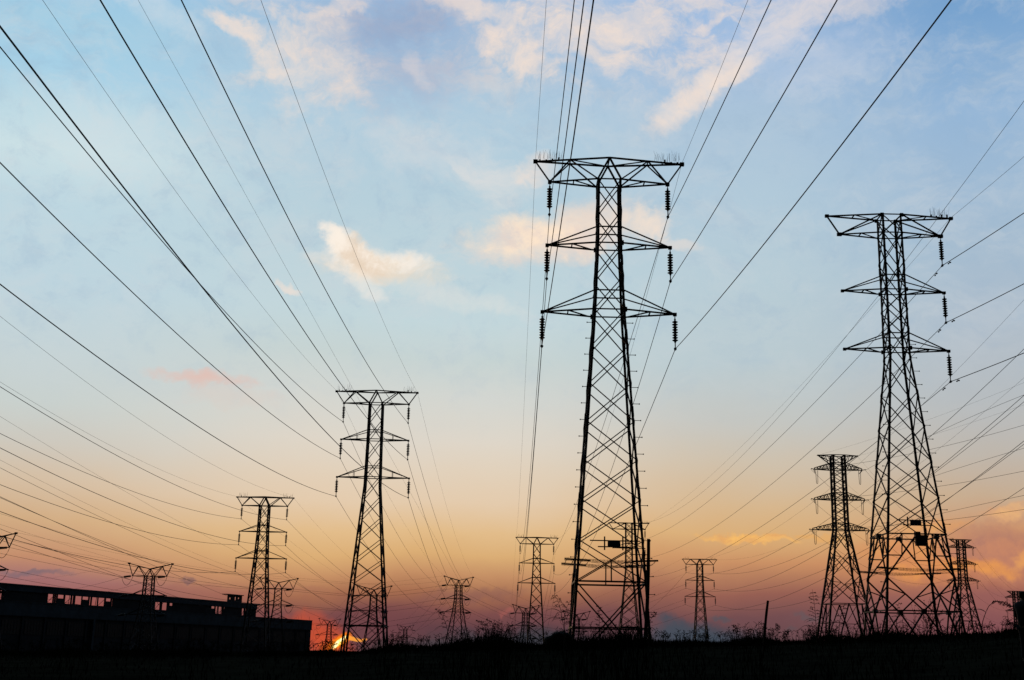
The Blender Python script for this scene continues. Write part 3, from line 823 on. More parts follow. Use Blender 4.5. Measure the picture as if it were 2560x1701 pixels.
# ------------------------------------------------------------------ grass
def build_grass():
    rnd = random.Random(5); mb = MB()
    def blade(x, y, h, w, lean, cur):
        z = ground(x, y) - .03; a = rnd.uniform(0, math.pi); dx, dy = math.cos(a) * w, math.sin(a) * w
        la = rnd.uniform(0, 2 * math.pi); lx, ly = math.cos(la) * lean * h, math.sin(la) * lean * h
        i = len(mb.v)
        mb.v += [Vector((x - dx, y - dy, z)), Vector((x + dx, y + dy, z)), Vector((x + lx * .4 - dx * .8, y + ly * .4 - dy * .8, z + h * .6)), Vector((x + lx * .4 + dx * .8, y + ly * .4 + dy * .8, z + h * .6)), Vector((x + lx, y + ly, z + h * (1 - cur)))]
        mb.f += [(i, i+1, i+3, i+2), (i+2, i+3, i+4)]
    A0, A1 = -0.47, 0.48
    def tall(az):                              # longer clumps where the photograph shows them
        px = 1280 + math.tan(az) * FPX * .97
        t = .18 + .1 * (math.sin(az * 70) + math.sin(az * 131 + 1)) * .5
        for c, w, a in ((1245, 45, .6), (1180, 30, .25), (1500, 80, .42), (1570, 40, .22), (1690, 70, .12), (1850, 60, .2), (2050, 50, .2), (1000, 60, .1), (2200, 90, .15)):
            t += a * math.exp(-((px - c) / w) ** 2)
        return max(.1, t)
    n = 42000
    for i in range(n):
        az = rnd.uniform(A0, A1); r = 60 + rnd.gauss(-1.5, 2.6)
        if rnd.random() < .25: r = rnd.uniform(18, 60)
        x, y = r * math.sin(az), r * math.cos(az)
        h = tall(az) * rnd.uniform(.5, 1.25) * (1.0 if rnd.random() < .93 else 1.9)
        blade(x, y, h, rnd.uniform(.008, .02), rnd.uniform(.05, .5), rnd.choice((0, .05, .15)))
    # seeded stalks
    for i in range(900):
        az = rnd.uniform(A0, A1); r = 60 + rnd.gauss(-2, 3); x, y = r * math.sin(az), r * math.cos(az); z = ground(x, y)
        h = (tall(az) + .25) * rnd.uniform(.7, 1.5); la = rnd.uniform(0, 6.28); ln = rnd.uniform(.05, .35) * h
        top = Vector((x + math.cos(la) * ln, y + math.sin(la) * ln, z + h)); mid = Vector((x + math.cos(la) * ln * .3, y + math.sin(la) * ln * .3, z + h * .6))
        mb.tube([(x, y, z), mid, top], [.008, .007, .004], 3)
        for k in range(rnd.randint(3, 8)):
            t = rnd.uniform(.0, 1); c = mid.lerp(top, t); a = rnd.uniform(0, 6.28); L = rnd.uniform(.05, .18)
            mb.bar(c, c + Vector((math.cos(a) * L, math.sin(a) * L * .6, L * rnd.uniform(.1, .8))), .014)
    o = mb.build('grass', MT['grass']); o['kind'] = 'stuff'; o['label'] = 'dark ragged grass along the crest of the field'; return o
build_grass()

# ------------------------------------------------------------------ single weeds, bushes, posts
def put(px, r):
    d = ray(px, 1600); k = r / math.hypot(d.x, d.y); x, y = d.x * k, d.y * k
    return Vector((x, y, ground(x, y) - .05))
def px_h(px, py, r):
    return at_r(px, py, r).z
def make_weed(name, base_px, r, path_px, label, seed, side=12, blen=.35, leaves=4, droop=.5, seedy=True, start=.35, thick=.016, cat='weed'):
    rnd = random.Random(seed); b = put(base_px, r)
    root = empty(name, b); tag(root, label, cat, 'tall weeds on the skyline')
    pts = [Vector((0, 0, 0))]
    for (x, y) in path_px:
        q = at_r(x, y, r); pts.append(q - b)
    # smooth the stem
    fine = []
    for i in range(len(pts) - 1):
        for k in range(5): fine.append(pts[i].lerp(pts[i + 1], k / 5))
    fine.append(pts[-1])
    for _ in range(2): fine = [fine[0]] + [(fine[i - 1] + fine[i] * 2 + fine[i + 1]) / 4 for i in range(1, len(fine) - 1)] + [fine[-1]]
    n = len(fine); mb = MB(); mb.tube(fine, [thick * (1 - .75 * i / n) for i in range(n)], 5); st = mb.build('stem', MT['weed'], root)
    rt = Vector((math.cos(math.atan2(b.x, b.y)), -math.sin(math.atan2(b.x, b.y)), 0)); fwd = Vector((-rt.y, rt.x, 0))
    mb = MB()
    for i in range(side):
        t = start + (1 - start) * (i + rnd.random()) / side; k = min(n - 2, int(t * (n - 1))); c = fine[k]
        s = -1 if i % 2 else 1; L = blen * (1.15 - .8 * t) * rnd.uniform(.7, 1.3); dp = rnd.uniform(-.15, .5)
        dirv = (rt * s * rnd.uniform(.6, 1) + fwd * rnd.uniform(-.6, .6)).normalized()
        bp = [c]
        for q in range(1, 6):
            u = q / 5; bp.append(c + dirv * L * u + Vector((0, 0, L * (dp + .35) * u - L * droop * u * u)))
        mb.tube(bp, [thick * .38] * 5 + [thick * .2], 4)
        if seedy:
            for q in range(7):
                u = rnd.uniform(.3, 1); p = bp[int(u * 5)]; dv = Vector((rnd.uniform(-1, 1), rnd.uniform(-1, 1), rnd.uniform(-.7, 1))).normalized() * rnd.uniform(.02, .05)
                mb.lathe(p, dv.normalized(), [(.003, 0), (.011, .02), (.003, .06)], 5)
    mb.build('seed_head', MT['weed'], root)
    for i in range(leaves):
        t = .12 + .4 * i / max(1, leaves); k = int(t * (n - 1)); c = fine[k]; s = -1 if i % 2 else 1; L = blen * rnd.uniform(1.3, 2.3)
        dirv = (rt * s + fwd * rnd.uniform(-.7, .7)).normalized(); m = MB(); w = .022; side_v = dirv.cross(Vector((0, 0, 1))).normalized()
        prev = None
        for q in range(8):
            u = q / 7; p = c + dirv * L * u * .9 + Vector((0, 0, L * .75 * u - L * .95 * u * u)); ww = w * (1 - u) ** .6 * (1 if q else .5)
            i0 = len(m.v); m.v += [p - Vector((0, 0, 1)) * ww * .6 - side_v * ww, p + Vector((0, 0, 1)) * ww * .6 + side_v * ww]
            if prev is not None: m.f.append((prev, prev + 1, i0 + 1, i0))
            prev = i0
        m.build('leaf', MT['weed'], root)
    return root
W_ = make_weed
W_('tall_weed', 2041, 52, [(2040, 1560), (2037, 1520), (2031, 1474)], 'upright tasselled weed beside the foot of the trussed pylon', 1, 18, .42, 6, .45)
W_('tall_weed', 1418, 54, [(1408, 1560), (1402, 1525), (1394, 1500), (1386, 1486)], 'tall drooping weed left of the tallest pylon, above the dark boulder', 2, 16, .5, 6, .95)
W_('tall_weed', 1410, 52, [(1412, 1570), (1410, 1540), (1418, 1515), (1426, 1502)], 'weed arching right against the left leg of the tallest pylon', 12, 9, .35, 4, .6)
W_('tall_weed', 1498, 53, [(1498, 1570), (1498, 1540), (1497, 1512)], 'small pale-stalked weed seen between the legs of the tallest pylon', 3, 12, .28, 3, .35)
W_('tall_weed', 1622, 50, [(1620, 1570), (1628, 1545), (1643, 1530)], 'short weed leaning right of the wooden pole at the tallest pylon', 4, 10, .22, 3, .3)
W_('tall_weed', 2449, 46, [(2455, 1560), (2463, 1535), (2472, 1515), (2486, 1504), (2504, 1505), (2520, 1514), (2529, 1519)], 'long weed with its head bent over to the right, near the person', 5, 16, .32, 2, .9, True, .55)
W_('tall_weed', 1128, 55, [(1122, 1590), (1115, 1560), (1104, 1535), (1090, 1522)], 'weed leaning left across the looped V-topped pylon', 6, 12, .3, 4, .7)
W_('tall_weed', 1218, 54, [(1217, 1590), (1214, 1570), (1205, 1556), (1192, 1552)], 'weed with a drooping head at the left of the grass tangle', 7, 12, .3, 4, .6)
W_('tall_weed', 1246, 54, [(1242, 1580), (1232, 1560), (1217, 1548)], 'thin weed rising from the grass tangle left of the boulder', 13, 8, .25, 4, .5)
W_('tall_weed', 1943, 50, [(1945, 1580), (1944, 1570), (1942, 1560)], 'low spiky weed just right of the bent post', 8, 10, .14, 3, .2)
W_('tall_weed', 1840, 52, [(1842, 1585), (1838, 1572), (1834, 1562)], 'low bushy weed between the small lone pylon and the bent post', 9, 12, .2, 5, .3)
W_('tall_weed', 2095, 50, [(2098, 1560), (2104, 1530), (2113, 1510)], 'weed leaning through the base of the trussed pylon', 10, 9, .3, 3, .6)
W_('tall_weed', 2238, 56, [(2241, 1560), (2243, 1530), (2247, 1505)], 'feathery weed under the large right-hand pylon', 11, 9, .3, 3, .4)
W_('tall_weed', 1866, 52, [(1866, 1590), (1870, 1578), (1876, 1572)], 'low forked weed left of the bent post', 14, 9, .18, 4, .4)

def bush(px, r, w, h, label, seed, twigs=60):
    rnd = random.Random(seed); b = put(px, r); root = empty('bare_bush', b); tag(root, label, 'bush')
    mb = MB(); lf = MB()
    def grow(p, d, L, rad, lvl):
        pts = [p]; q = p
        for i in range(4):
            d = (d + Vector((rnd.uniform(-.35, .35), rnd.uniform(-.35, .35), rnd.uniform(-.1, .2)))).normalized(); q = q + d * L / 4; pts.append(q)
        mb.tube(pts, [rad * (1 - .15 * i) for i in range(5)], 4)
        if lvl > 0:
            for i in range(rnd.randint(2, 4)):
                k = rnd.randint(2, 4); nd = (d + Vector((rnd.uniform(-1, 1), rnd.uniform(-1, 1), rnd.uniform(-.3, .7)))).normalized(); grow(pts[k], nd, L * rnd.uniform(.5, .75), rad * .55, lvl - 1)
        elif True:
            for i in range(3):
                c = pts[rnd.randint(1, 4)]; a = Vector((rnd.uniform(-1, 1), rnd.uniform(-1, 1), rnd.uniform(-1, 1))).normalized() * .05; bb = a.cross(Vector((rnd.random(), rnd.random(), 1))).normalized() * .02
                i0 = len(lf.v); lf.v += [c, c + a * .5 + bb, c + a, c + a * .5 - bb]; lf.f.append((i0, i0 + 1, i0 + 2, i0 + 3))
    for i in range(9):
        a = rnd.uniform(0, 6.28); grow(Vector((math.cos(a) * .15, math.sin(a) * .15, 0)), Vector((math.cos(a) * w / h, math.sin(a) * w / h * .7, 1)).normalized(), h * rnd.uniform(.45, .75), .02, 2)
    mb.build('branches', MT['weed'], root); lf.build('leaves', MT['grass'], root)
bush(2316, 58, .8, 1.35, 'leafless twiggy bush under the large right-hand pylon', 1)
bush(2016, 54, .35, .75, 'small dark leafy bush at the foot of the upright tasselled weed', 2)
bush(748, 130, 3.2, 4.2, 'dark bare shrub between the building corner and the sun', 3)
bush(1265, 62, .9, 1.1, 'dark tangled bush left of the boulder', 4)
bush(962, 140, 1.6, 2.0, 'low dark shrub right of the pylon before the sun', 5)

def post(name, base_px, top_px, r, rad, label, cat, bend=0.0, kids=None):
    b = put(base_px, r); t = at_r(top_px[0], top_px[1], r); root = empty(name, b); tag(root, label, cat)
    v = t - b; pts = []
    for i in range(9):
        u = i / 8; p = v * u + Vector((bend * math.sin(math.pi * u), 0, 0)); pts.append(p)
    mb = MB(); mb.tube(pts, [rad * (1.12 - .15 * i / 8 + .04 * math.sin(i * 2.3)) for i in range(9)], 9)
    mb.build('shaft', MT['wood'], root)
    return root, pts
post('fence_post', 1909, (1920, 1502), 48, .048, 'dark bent wooden post standing alone in the grass', 'post', -.03)
post('fence_post', 1098.5, (1098.5, 1597), 62, .035, 'short stub of a post low in the grass, left of centre', 'post')
pr, pp = post('wooden_pole', 1607, (1621.5, 1348), 99, .14, 'leaning wooden pole against the right legs of the tallest pylon', 'pole', .12)
mb = MB(); mb.bar(pp[5] + Vector((-.9, 0, .1)), pp[5] + Vector((.1, 0, .1)), .08); mb.bar(pp[7] + Vector((-1.5, 0, 0)), pp[7], .06); mb.build('bracket', MT['steel'], pr)

# boulder
def boulder():
    b = put(1398, 66); bm = bmesh.new(); bmesh.ops.create_icosphere(bm, subdivisions=4, radius=1.0)
    rnd = random.Random(4)
    for v in bm.verts:
        p = v.co.copy(); s = 1 + .05 * math.sin(p.x * 5 + 1) * math.cos(p.y * 4) + .04 * math.sin(p.z * 7 + p.x * 3)
        q = Vector([math.copysign(abs(c) ** .62, c) for c in p])
        v.co = Vector((q.x * .8 * s + .12 * max(0, -p.z), q.y * .7 * s, max(-.55, q.z) * .95 * s))
        v.co += Vector((rnd.uniform(-1, 1), rnd.uniform(-1, 1), rnd.uniform(-1, 1))) * .008
    me = bpy.data.meshes.new('boulder'); bm.to_mesh(me); bm.free(); me.materials.append(MT['rock'])
    o = bpy.data.objects.new('boulder', me); COL.objects.link(o); top = at_r(1398, 1583, 66).z; o.location = (b.x, b.y, top - .95)
    tag(o, 'rounded dark boulder in the grass at the left foot of the tallest pylon', 'boulder')
boulder()

# ------------------------------------------------------------------ person at the right edge
def skin_obj(name, verts, edges, rads, mat, parent=None, sub=2, rootv=0):
    me = bpy.data.meshes.new(name); me.from_pydata(verts, edges, []); me.update()
    o = bpy.data.objects.new(name, me); COL.objects.link(o)
    sk = o.modifiers.new('skin', 'SKIN'); sk.use_smooth_shade = True
    for i, r in enumerate(rads):
        sv = me.skin_vertices[0].data[i]; sv.radius = r if hasattr(r, '__len__') else (r, r); sv.use_root = (i == rootv)
    ss = o.modifiers.new('sub', 'SUBSURF'); ss.levels = sub; ss.render_levels = sub
    bpy.context.view_layer.update()
    dg = bpy.context.evaluated_depsgraph_get(); nm = bpy.data.meshes.new_from_object(o.evaluated_get(dg))
    o.modifiers.clear(); o.data = nm; nm.materials.clear(); nm.materials.append(mat)
    for p in nm.polygons: p.use_smooth = True
    if parent is not None: o.parent = parent
    return o
def person():
    r = 35.0; hd = at_r(2555.5, 1478, r); gx, gy = hd.x, hd.y; gz = ground(gx, gy)
    Ht = hd.z - gz; s = Ht / 1.76
    root = empty('person', (gx, gy, gz), R(-70))       # faces away to the right
    tag(root, 'dark figure of a person standing at the right edge, back to the left', 'person')
    V = []; E = []; Rr = []
    def add(p, rad, par=None):
        V.append(tuple(c * s for c in p)); Rr.append(tuple(c * s for c in rad) if hasattr(rad, '__len__') else rad * s)
        if par is not None: E.append((par, len(V) - 1))
        return len(V) - 1
    # +y forward, z up
    pel = add((0, 0, .95), (.155, .12)); wa = add((0, .0, 1.1), (.135, .10), pel); ch = add((0, -.01, 1.3), (.165, .115), wa)
    sh = add((0, -.015, 1.43), (.13, .09), ch); nk = add((0, .01, 1.53), .055, sh); hb = add((0, .03, 1.60), (.07, .085), nk); ht = add((0, .035, 1.69), (.075, .09), hb); add((0, .03, 1.735), (.05, .06), ht)
    for sx in (-1, 1):
        s1 = add((sx * .17, -.015, 1.42), .062, sh); el = add((sx * .23, -.02, 1.14), .045, s1); wr = add((sx * .2, .2, 1.06), .031, el); pm = add((sx * .185, .27, 1.05), (.04, .02), wr)
        for fi, (fx, fl) in enumerate(((-.03, .07), (-.01, .08), (.01, .075), (.03, .06))):
            a = add((sx * .185 + fx, .31, 1.045), .0095, pm); b = add((sx * .185 + fx * 1.1, .31 + fl * .6, 1.03), .009, a); add((sx * .185 + fx * 1.1, .31 + fl * .85, 1.0), .007, b)
        a = add((sx * .15, .27, 1.06), .011, pm); add((sx * .13, .31, 1.05), .009, a)
        hp = add((sx * .09, 0, .88), .09, pel); kn = add((sx * .1, .02, .49), .058, hp); an = add((sx * .1, -.02, .09), .04, kn); add((sx * .11, .13, .04), (.04, .03), an)
    body = skin_obj('body', V, E, Rr, MT['skin'], root, 2)
    # face details belong to the body mesh: nose and ears joined on
    bm = bmesh.new(); bm.from_mesh(body.data)
    for p, rr in (((0, .125, 1.625), .016), ((-.08, .03, 1.63), .02), ((.08, .03, 1.63), .02)):
        bmesh.ops.create_icosphere(bm, subdivisions=2, radius=rr * s, matrix=Matrix.Translation(Vector(p) * s))
    bm.to_mesh(body.data); bm.free()
    # clothing
    V2, E2, R2 = [], [], []
    def add2(p, rad, par=None):
        V2.append(tuple(c * s for c in p)); R2.append(tuple(c * s for c in rad) if hasattr(rad, '__len__') else rad * s)
        if par is not None: E2.append((par, len(V2) - 1))
        return len(V2) - 1
    p0 = add2((0, 0, .86), (.19, .16)); p1 = add2((0, -.01, 1.1), (.18, .15), p0); p2 = add2((0, -.03, 1.3), (.2, .155), p1); p3 = add2((0, -.02, 1.44), (.15, .11), p2); add2((0, .0, 1.51), .075, p3)
    for sx in (-1, 1):
        a = add2((sx * .18, -.02, 1.42), .085, p3); b = add2((sx * .245, -.03, 1.14), .068, a); add2((sx * .21, .17, 1.07), .05, b)
    skin_obj('jacket', V2, E2, R2, MT['cloth'], root, 2)
    V2.clear(); E2.clear(); R2.clear()
    p0 = add2((0, 0, .96), (.165, .135))
    for sx in (-1, 1):
        a = add2((sx * .095, 0, .85), .108, p0); b = add2((sx * .105, .02, .49), .078, a); add2((sx * .105, -.01, .1), .068, b)
    skin_obj('trousers', V2, E2, R2, MT['trousers'], root, 2)
    V2.clear(); E2.clear(); R2.clear()
    a = add2((0, -.03, 1.56), (.06, .05)); b = add2((0, -.005, 1.66), (.092, .1), a); c = add2((0, .01, 1.72), (.08, .1), b); add2((0, .01, 1.752), (.04, .05), c)
    skin_obj('hair', V2, E2, R2, MT['hair'], root, 2)
    V2.clear(); E2.clear(); R2.clear()
    for sx in (-1, 1):
        a = add2((sx * .105, -.05, .05), .05); b = add2((sx * .108, .05, .045), .052, a); add2((sx * .112, .16, .035), .04, b)
    for nm, lo in (('shoe', 0), ('shoe', 3)):
        skin_obj(nm, V2[lo:lo + 3], [(0, 1), (1, 2)], R2[lo:lo + 3], MT['hair'], root, 1)
person()
# ------------------------------------------------------------------ sky
def srgb(r, g, b):
    return tuple((c / 255 / 12.92) if c / 255 <= .04045 else ((c / 255 + .055) / 1.055) ** 2.4 for c in (r, g, b))
SUN_AZ, SUN_EL = azel(846, 1606)
world = bpy.data.worlds.new('World'); scene.world = world; world.use_nodes = True
nt = world.node_tree; N = nt.nodes; L = nt.links
for n in list(N): N.remove(n)
def nd(t, **k):
    n = N.new(t)
    for a, b in k.items(): setattr(n, a, b)
    return n
def sock(s, v):
    if v is None: return
    if hasattr(v, 'links') or isinstance(v, bpy.types.NodeSocket): L.new(v, s)
    else: s.default_value = v
def MA(op, a, b=None, c=None, clamp=False):
    n = nd('ShaderNodeMath', operation=op, use_clamp=clamp)
    sock(n.inputs[0], a); sock(n.inputs[1], b); sock(n.inputs[2], c); return n.outputs[0]
def VM(op, a, b=None, out=0):
    n = nd('ShaderNodeVectorMath', operation=op); sock(n.inputs[0], a)
    if b is not None: sock(n.inputs[1], b)
    return n.outputs[out]
def SS(x, lo, hi, a=0.0, b=1.0):
    n = nd('ShaderNodeMapRange', interpolation_type='SMOOTHSTEP'); sock(n.inputs['Value'], x)
    n.inputs['From Min'].default_value = lo; n.inputs['From Max'].default_value = hi; n.inputs['To Min'].default_value = a; n.inputs['To Max'].default_value = b
    return n.outputs['Result']
def MIX(f, a, b, mode='MIX'):
    n = nd('ShaderNodeMix', data_type='RGBA', blend_type=mode); sock(n.inputs[0], f)
    sock(n.inputs[6], a if hasattr(a, 'links') else tuple(a) + (1,)); sock(n.inputs[7], b if hasattr(b, 'links') else tuple(b) + (1,)); return n.outputs[2]
tc = nd('ShaderNodeTexCoord'); D = tc.outputs['Generated']
sp = nd('ShaderNodeSeparateXYZ'); L.new(D, sp.inputs[0])
AZ = MA('ARCTAN2', sp.outputs[0], sp.outputs[1]); EL = MA('ARCSINE', sp.outputs[2])
AZd = MA('MULTIPLY', AZ, 180 / math.pi); ELd = MA('MULTIPLY', EL, 180 / math.pi)
cv = nd('ShaderNodeCombineXYZ'); L.new(AZd, cv.inputs[0]); L.new(ELd, cv.inputs[1]); P = cv.outputs[0]

def noise(scale, detail=6, rough=.6, off=(0, 0, 0), stretch=(1, 1, 1), vec=None, dist=0.0):
    m = nd('ShaderNodeMapping'); L.new(vec or P, m.inputs[0]); m.inputs['Location'].default_value = off; m.inputs['Scale'].default_value = stretch
    n = nd('ShaderNodeTexNoise'); L.new(m.outputs[0], n.inputs['Vector']); n.inputs['Scale'].default_value = scale; n.inputs['Detail'].default_value = detail; n.inputs['Roughness'].default_value = rough; n.inputs['Distortion'].default_value = dist
    return n
# domain warp, in degrees
wn = noise(.16, 5, .6, (3, 7, 1)); wv = VM('SUBTRACT', wn.outputs['Color'], (.5, .5, .5))
Pw = VM('ADD', P, VM('MULTIPLY', wv, (3.2, 3.2, 0)))
w1 = noise(.45, 4, .55, (9, 1, 3)); w2n = noise(1.7, 4, .6, (2, 8, 6))
Pc = VM('ADD', P, VM('ADD', VM('MULTIPLY', VM('SUBTRACT', w1.outputs['Color'], (.5, .5, .5)), (2.4, 1.7, 0)), VM('MULTIPLY', VM('SUBTRACT', w2n.outputs['Color'], (.5, .5, .5)), (.8, .6, 0))))
fn = noise(.55, 8, .68, (11, 2, 4), (1, 1.35, 1), Pw)           # fine wisps
FN = fn.outputs['Fac']
sc_ = nd('ShaderNodeSeparateColor'); L.new(fn.outputs['Color'], sc_.inputs[0]); FN2 = sc_.outputs[1]
ln = noise(.11, 4, .5, (1, 19, 2), (1, 1.6, 1), Pw); LN = ln.outputs['Fac']

# vertical colour of the clear sky: left, centre, right of the view
def ramp(x, stops):
    n = nd('ShaderNodeValToRGB'); cr = n.color_ramp; cr.interpolation = 'LINEAR'
    q = MA('DIVIDE', MA('ADD', MA('ADD', ELd, MA('MULTIPLY', MA('SUBTRACT', LN, .5), 1.7)), 2.0), 36.0, clamp=True); L.new(q, n.inputs[0])
    st = sorted((max(0, min(1, (azel(x, y)[1] * 180 / math.pi + 2) / 36)), c) for y, c in stops)
    while len(cr.elements) < len(st): cr.elements.new(.5)
    for e, (d, c) in zip(cr.elements, st): e.position = d
    for e, (d, c) in zip(cr.elements, st): e.color = srgb(*c) + (1,)
    return n.outputs[0]
# measured down four bearings: far left, ahead, right of ahead, far right
ra = ramp(70, [(-100, (150, 198, 228)), (20, (163, 205, 227)), (140, (166, 208, 230)), (250, (188, 217, 228)), (350, (203, 224, 229)), (500, (190, 215, 225)), (700, (189, 212, 222)), (850, (196, 211, 215)), (1000, (200, 208, 205)), (1100, (204, 200, 190)), (1200, (212, 190, 164)), (1300, (209, 172, 132)), (1400, (194, 140, 108)), (1450, (160, 110, 112)), (1500, (150, 88, 86)), (1600, (176, 74, 52)), (1700, (150, 60, 45))])
rb = ramp(1140, [(-100, (150, 184, 222)), (100, (165, 192, 218)), (300, (177, 204, 221)), (500, (182, 207, 219)), (650, (189, 211, 219)), (800, (194, 214, 219)), (907, (198, 211, 210)), (1000, (210, 213, 208)), (1107, (221, 213, 200)), (1180, (224, 208, 187)), (1257, (226, 202, 173)), (1330, (224, 187, 138)), (1387, (216, 172, 117)), (1440, (192, 140, 100)), (1487, (158, 104, 79)), (1530, (116, 72, 75)), (1580, (84, 58, 70)), (1640, (80, 60, 70))])
rc = ramp(1890, [(-100, (150, 185, 226)), (100, (162, 189, 222)), (300, (170, 195, 217)), (500, (177, 201, 217)), (700, (183, 204, 214)), (900, (186, 202, 208)), (1050, (196, 197, 192)), (1150, (206, 192, 172)), (1250, (214, 182, 142)), (1330, (217, 173, 119)), (1400, (201, 144, 101)), (1480, (148, 94, 83)), (1540, (110, 74, 79)), (1600, (100, 72, 78)), (1660, (90, 68, 76))])
rd = ramp(2520, [(-100, (110, 156, 202)), (60, (127, 167, 208)), (250, (148, 181, 214)), (450, (159, 186, 211)), (600, (164, 187, 207)), (800, (175, 189, 202)), (1000, (182, 187, 190)), (1150, (190, 182, 172)), (1250, (198, 172, 145)), (1330, (204, 150, 110)), (1420, (200, 128, 88)), (1500, (150, 95, 90)), (1580, (130, 80, 85)), (1680, (110, 74, 80))])
base = MIX(SS(AZd, -22, -8), ra, rb); base = MIX(SS(AZd, -1, 11), base, rc); base = MIX(SS(AZd, 11.5, 22), base, rd)
# thin milky veils and wind-drawn wisps high up
st = noise(.42, 9, .7, (31, 5, 9), (.75, 1.5, 1), VM('ADD', P, VM('MULTIPLY', wv, (5.0, 4.0, 0)))); ST = st.outputs['Fac']
HI = SS(ELd, 8, 17)
base = MIX(MA('MULTIPLY', MA('MULTIPLY', SS(ST, .40, .72), HI), MA('MULTIPLY', SS(LN, .25, .6), .38)), base, srgb(210, 215, 218))
base = MIX(MA('MULTIPLY', MA('MULTIPLY', SS(FN2, .46, .74), HI), .30), base, srgb(150, 178, 204))
CN = MA('ADD', MA('MULTIPLY', FN, .6), MA('MULTIPLY', ST, .6)); CN = MA('SUBTRACT', CN, .1)
# peach wisps over the upper middle
def patch(px, py, ax, bx):
    (cx, cy), (ux, uy), (vx, vy) = axes(px, py, ax, 0, 0, bx); d = VM('SUBTRACT', P, (cx, cy, 0))
    u = VM('DOT_PRODUCT', d, (1 / ux, 0, 0), out=1); v = VM('DOT_PRODUCT', d, (0, 1 / vy, 0), out=1)
    return SS(MA('MULTIPLY_ADD', u, u, MA('MULTIPLY', v, v)), 0.15, 1.0, 1.0, 0.0)
def axes(px, py, ax, ay, bx, by):
    """centre and the two half axes of a cloud, given where they lie, turned into directions on the sky (degrees)"""
    c = azel(px, py); a = azel(px + ax, py + ay); b = azel(px + bx, py + by); k = 180 / math.pi
    return (c[0] * k, c[1] * k), ((a[0] - c[0]) * k, (a[1] - c[1]) * k), ((b[0] - c[0]) * k, (b[1] - c[1]) * k)
base = MIX(MA('MULTIPLY', MA('MULTIPLY', SS(ST, .40, .66), patch(1300, 20, 1050, 270)), .5), base, srgb(244, 222, 206))
base = MIX(MA('MULTIPLY', MA('MULTIPLY', SS(FN, .46, .72), patch(1330, 90, 900, 260)), .24), base, srgb(248, 228, 212))
def cloud(col, px, py, ax, ay, bx, by, light, dark=None, gain=1.0, rag=1.5, soft=.75, top=1.0, fac=None, shade_v=0.0, nz=None, warp=None):
    (cx, cy), (ux, uy), (vx, vy) = axes(px, py, ax, ay, bx, by)
    det = ux * vy - uy * vx
    d = VM('SUBTRACT', warp if warp is not None else Pc, (cx, cy, 0))
    u = VM('DOT_PRODUCT', d, (vy / det, -vx / det, 0), out=1); v = VM('DOT_PRODUCT', d, (-uy / det, ux / det, 0), out=1)
    r2 = MA('MULTIPLY_ADD', u, u, MA('MULTIPLY', v, v))
    dens = MA('MULTIPLY_ADD', MA('SUBTRACT', nz or CN, .5), rag * 2.7, MA('SUBTRACT', 1.0, r2))
    f = MA('MULTIPLY', SS(dens, -.85, soft * 1.45), gain)
    if dark is None: c = light
    else:
        sh = SS(MA('MULTIPLY_ADD', v, shade_v, FN2), .38, .66) if shade_v else SS(FN2, .36, .64)
        c = MIX(sh, dark, light)
        c = MIX(SS(dens, soft, 2.2 * soft), srgb_mid(light, dark), c) if False else c
    return MIX(f, col, c)
W = srgb(247, 226, 210); W2 = srgb(252, 240, 226); GR = srgb(146, 166, 200); LG = srgb(206, 206, 212)
s = base
C = cloud
# upper left to centre: pale lit cloud beside a slate-blue one
s = C(s, 1000, 95, 230, -30, 30, 170, srgb(150, 172, 204), srgb(140, 164, 200), .6, 1.4, 1.1)
s = C(s, 1010, 60, 120, -20, 10, 60, srgb(140, 160, 194), None, .5, 1.5, 1.1)
s = C(s, 770, 165, 135, 70, -60, 95, W, srgb(218, 216, 216), .72, 2.3, 1.1)
s = C(s, 690, 140, 60, 60, -40, 30, W, None, .4, 1.8, .9)
s = C(s, 585, 62, 70, 32, -10, 20, W, None, .72, 1.6, .8)
s = C(s, 400, 40, 130, 60, -20, 34, srgb(222, 228, 230), None, .42, 1.6, 1.0)
s = C(s, 1045, 165, 22, 46, -18, 14, srgb(226, 216, 214), None, .42, 1.9, 1.2)
s = C(s, 850, 20, 90, -12, 4, 20, W, None, .55, 1.6, .9)
s = C(s, 1190, 15, 120, 6, -10, 26, W, None, .6, 1.7, .9)
s = C(s, 1420, 62, 230, -50, 40, 86, W, srgb(206, 208, 216), .72, 2.3, 1.1)
s = C(s, 1620, 28, 190, -46, 14, 40, srgb(234, 220, 212), srgb(204, 206, 216), .5, 2.3, 1.1)
s = C(s, 1300, 130, 90, 30, -10, 50, W, None, .5, 1.9, .9)
s = C(s, 1540, 165, 48, -14, 8, 28, W, None, .62, 1.8, .9)
s = C(s, 1770, 58, 46, -18, 6, 10, W, None, .5, 1.4, 1.1)
s = C(s, 1750, 145, 48, -10, 4, 24, W, None, .5, 1.9, .9)
s = C(s, 1745, 240, 115, -84, 22, 36, W, srgb(232, 222, 216), .88, 1.0, .9)
s = C(s, 1850, 185, 70, -45, 10, 16, W, None, .6, 1.5, .9)
s = C(s, 1960, 60, 150, -60, 20, 60, srgb(222, 218, 222), None, .55, 1.8, 1.0)
s = C(s, 2100, 20, 160, -40, 14, 36, srgb(226, 216, 214), None, .5, 1.6, 1.0)
s = C(s, 2060, 150, 190, -50, 24, 60, srgb(204, 212, 226), None, .35, 1.9, 1.0)
s = C(s, 1080, 380, 160, 40, -20, 60, srgb(222, 222, 222), None, .34, 1.9, 1.0)
s = C(s, 1230, 460, 120, 20, -10, 50, srgb(232, 226, 220), None, .4, 1.9, 1.0)
s = C(s, 250, 330, 200, 60, -30, 110, srgb(214, 226, 230), None, .35, 1.5, 1.0)
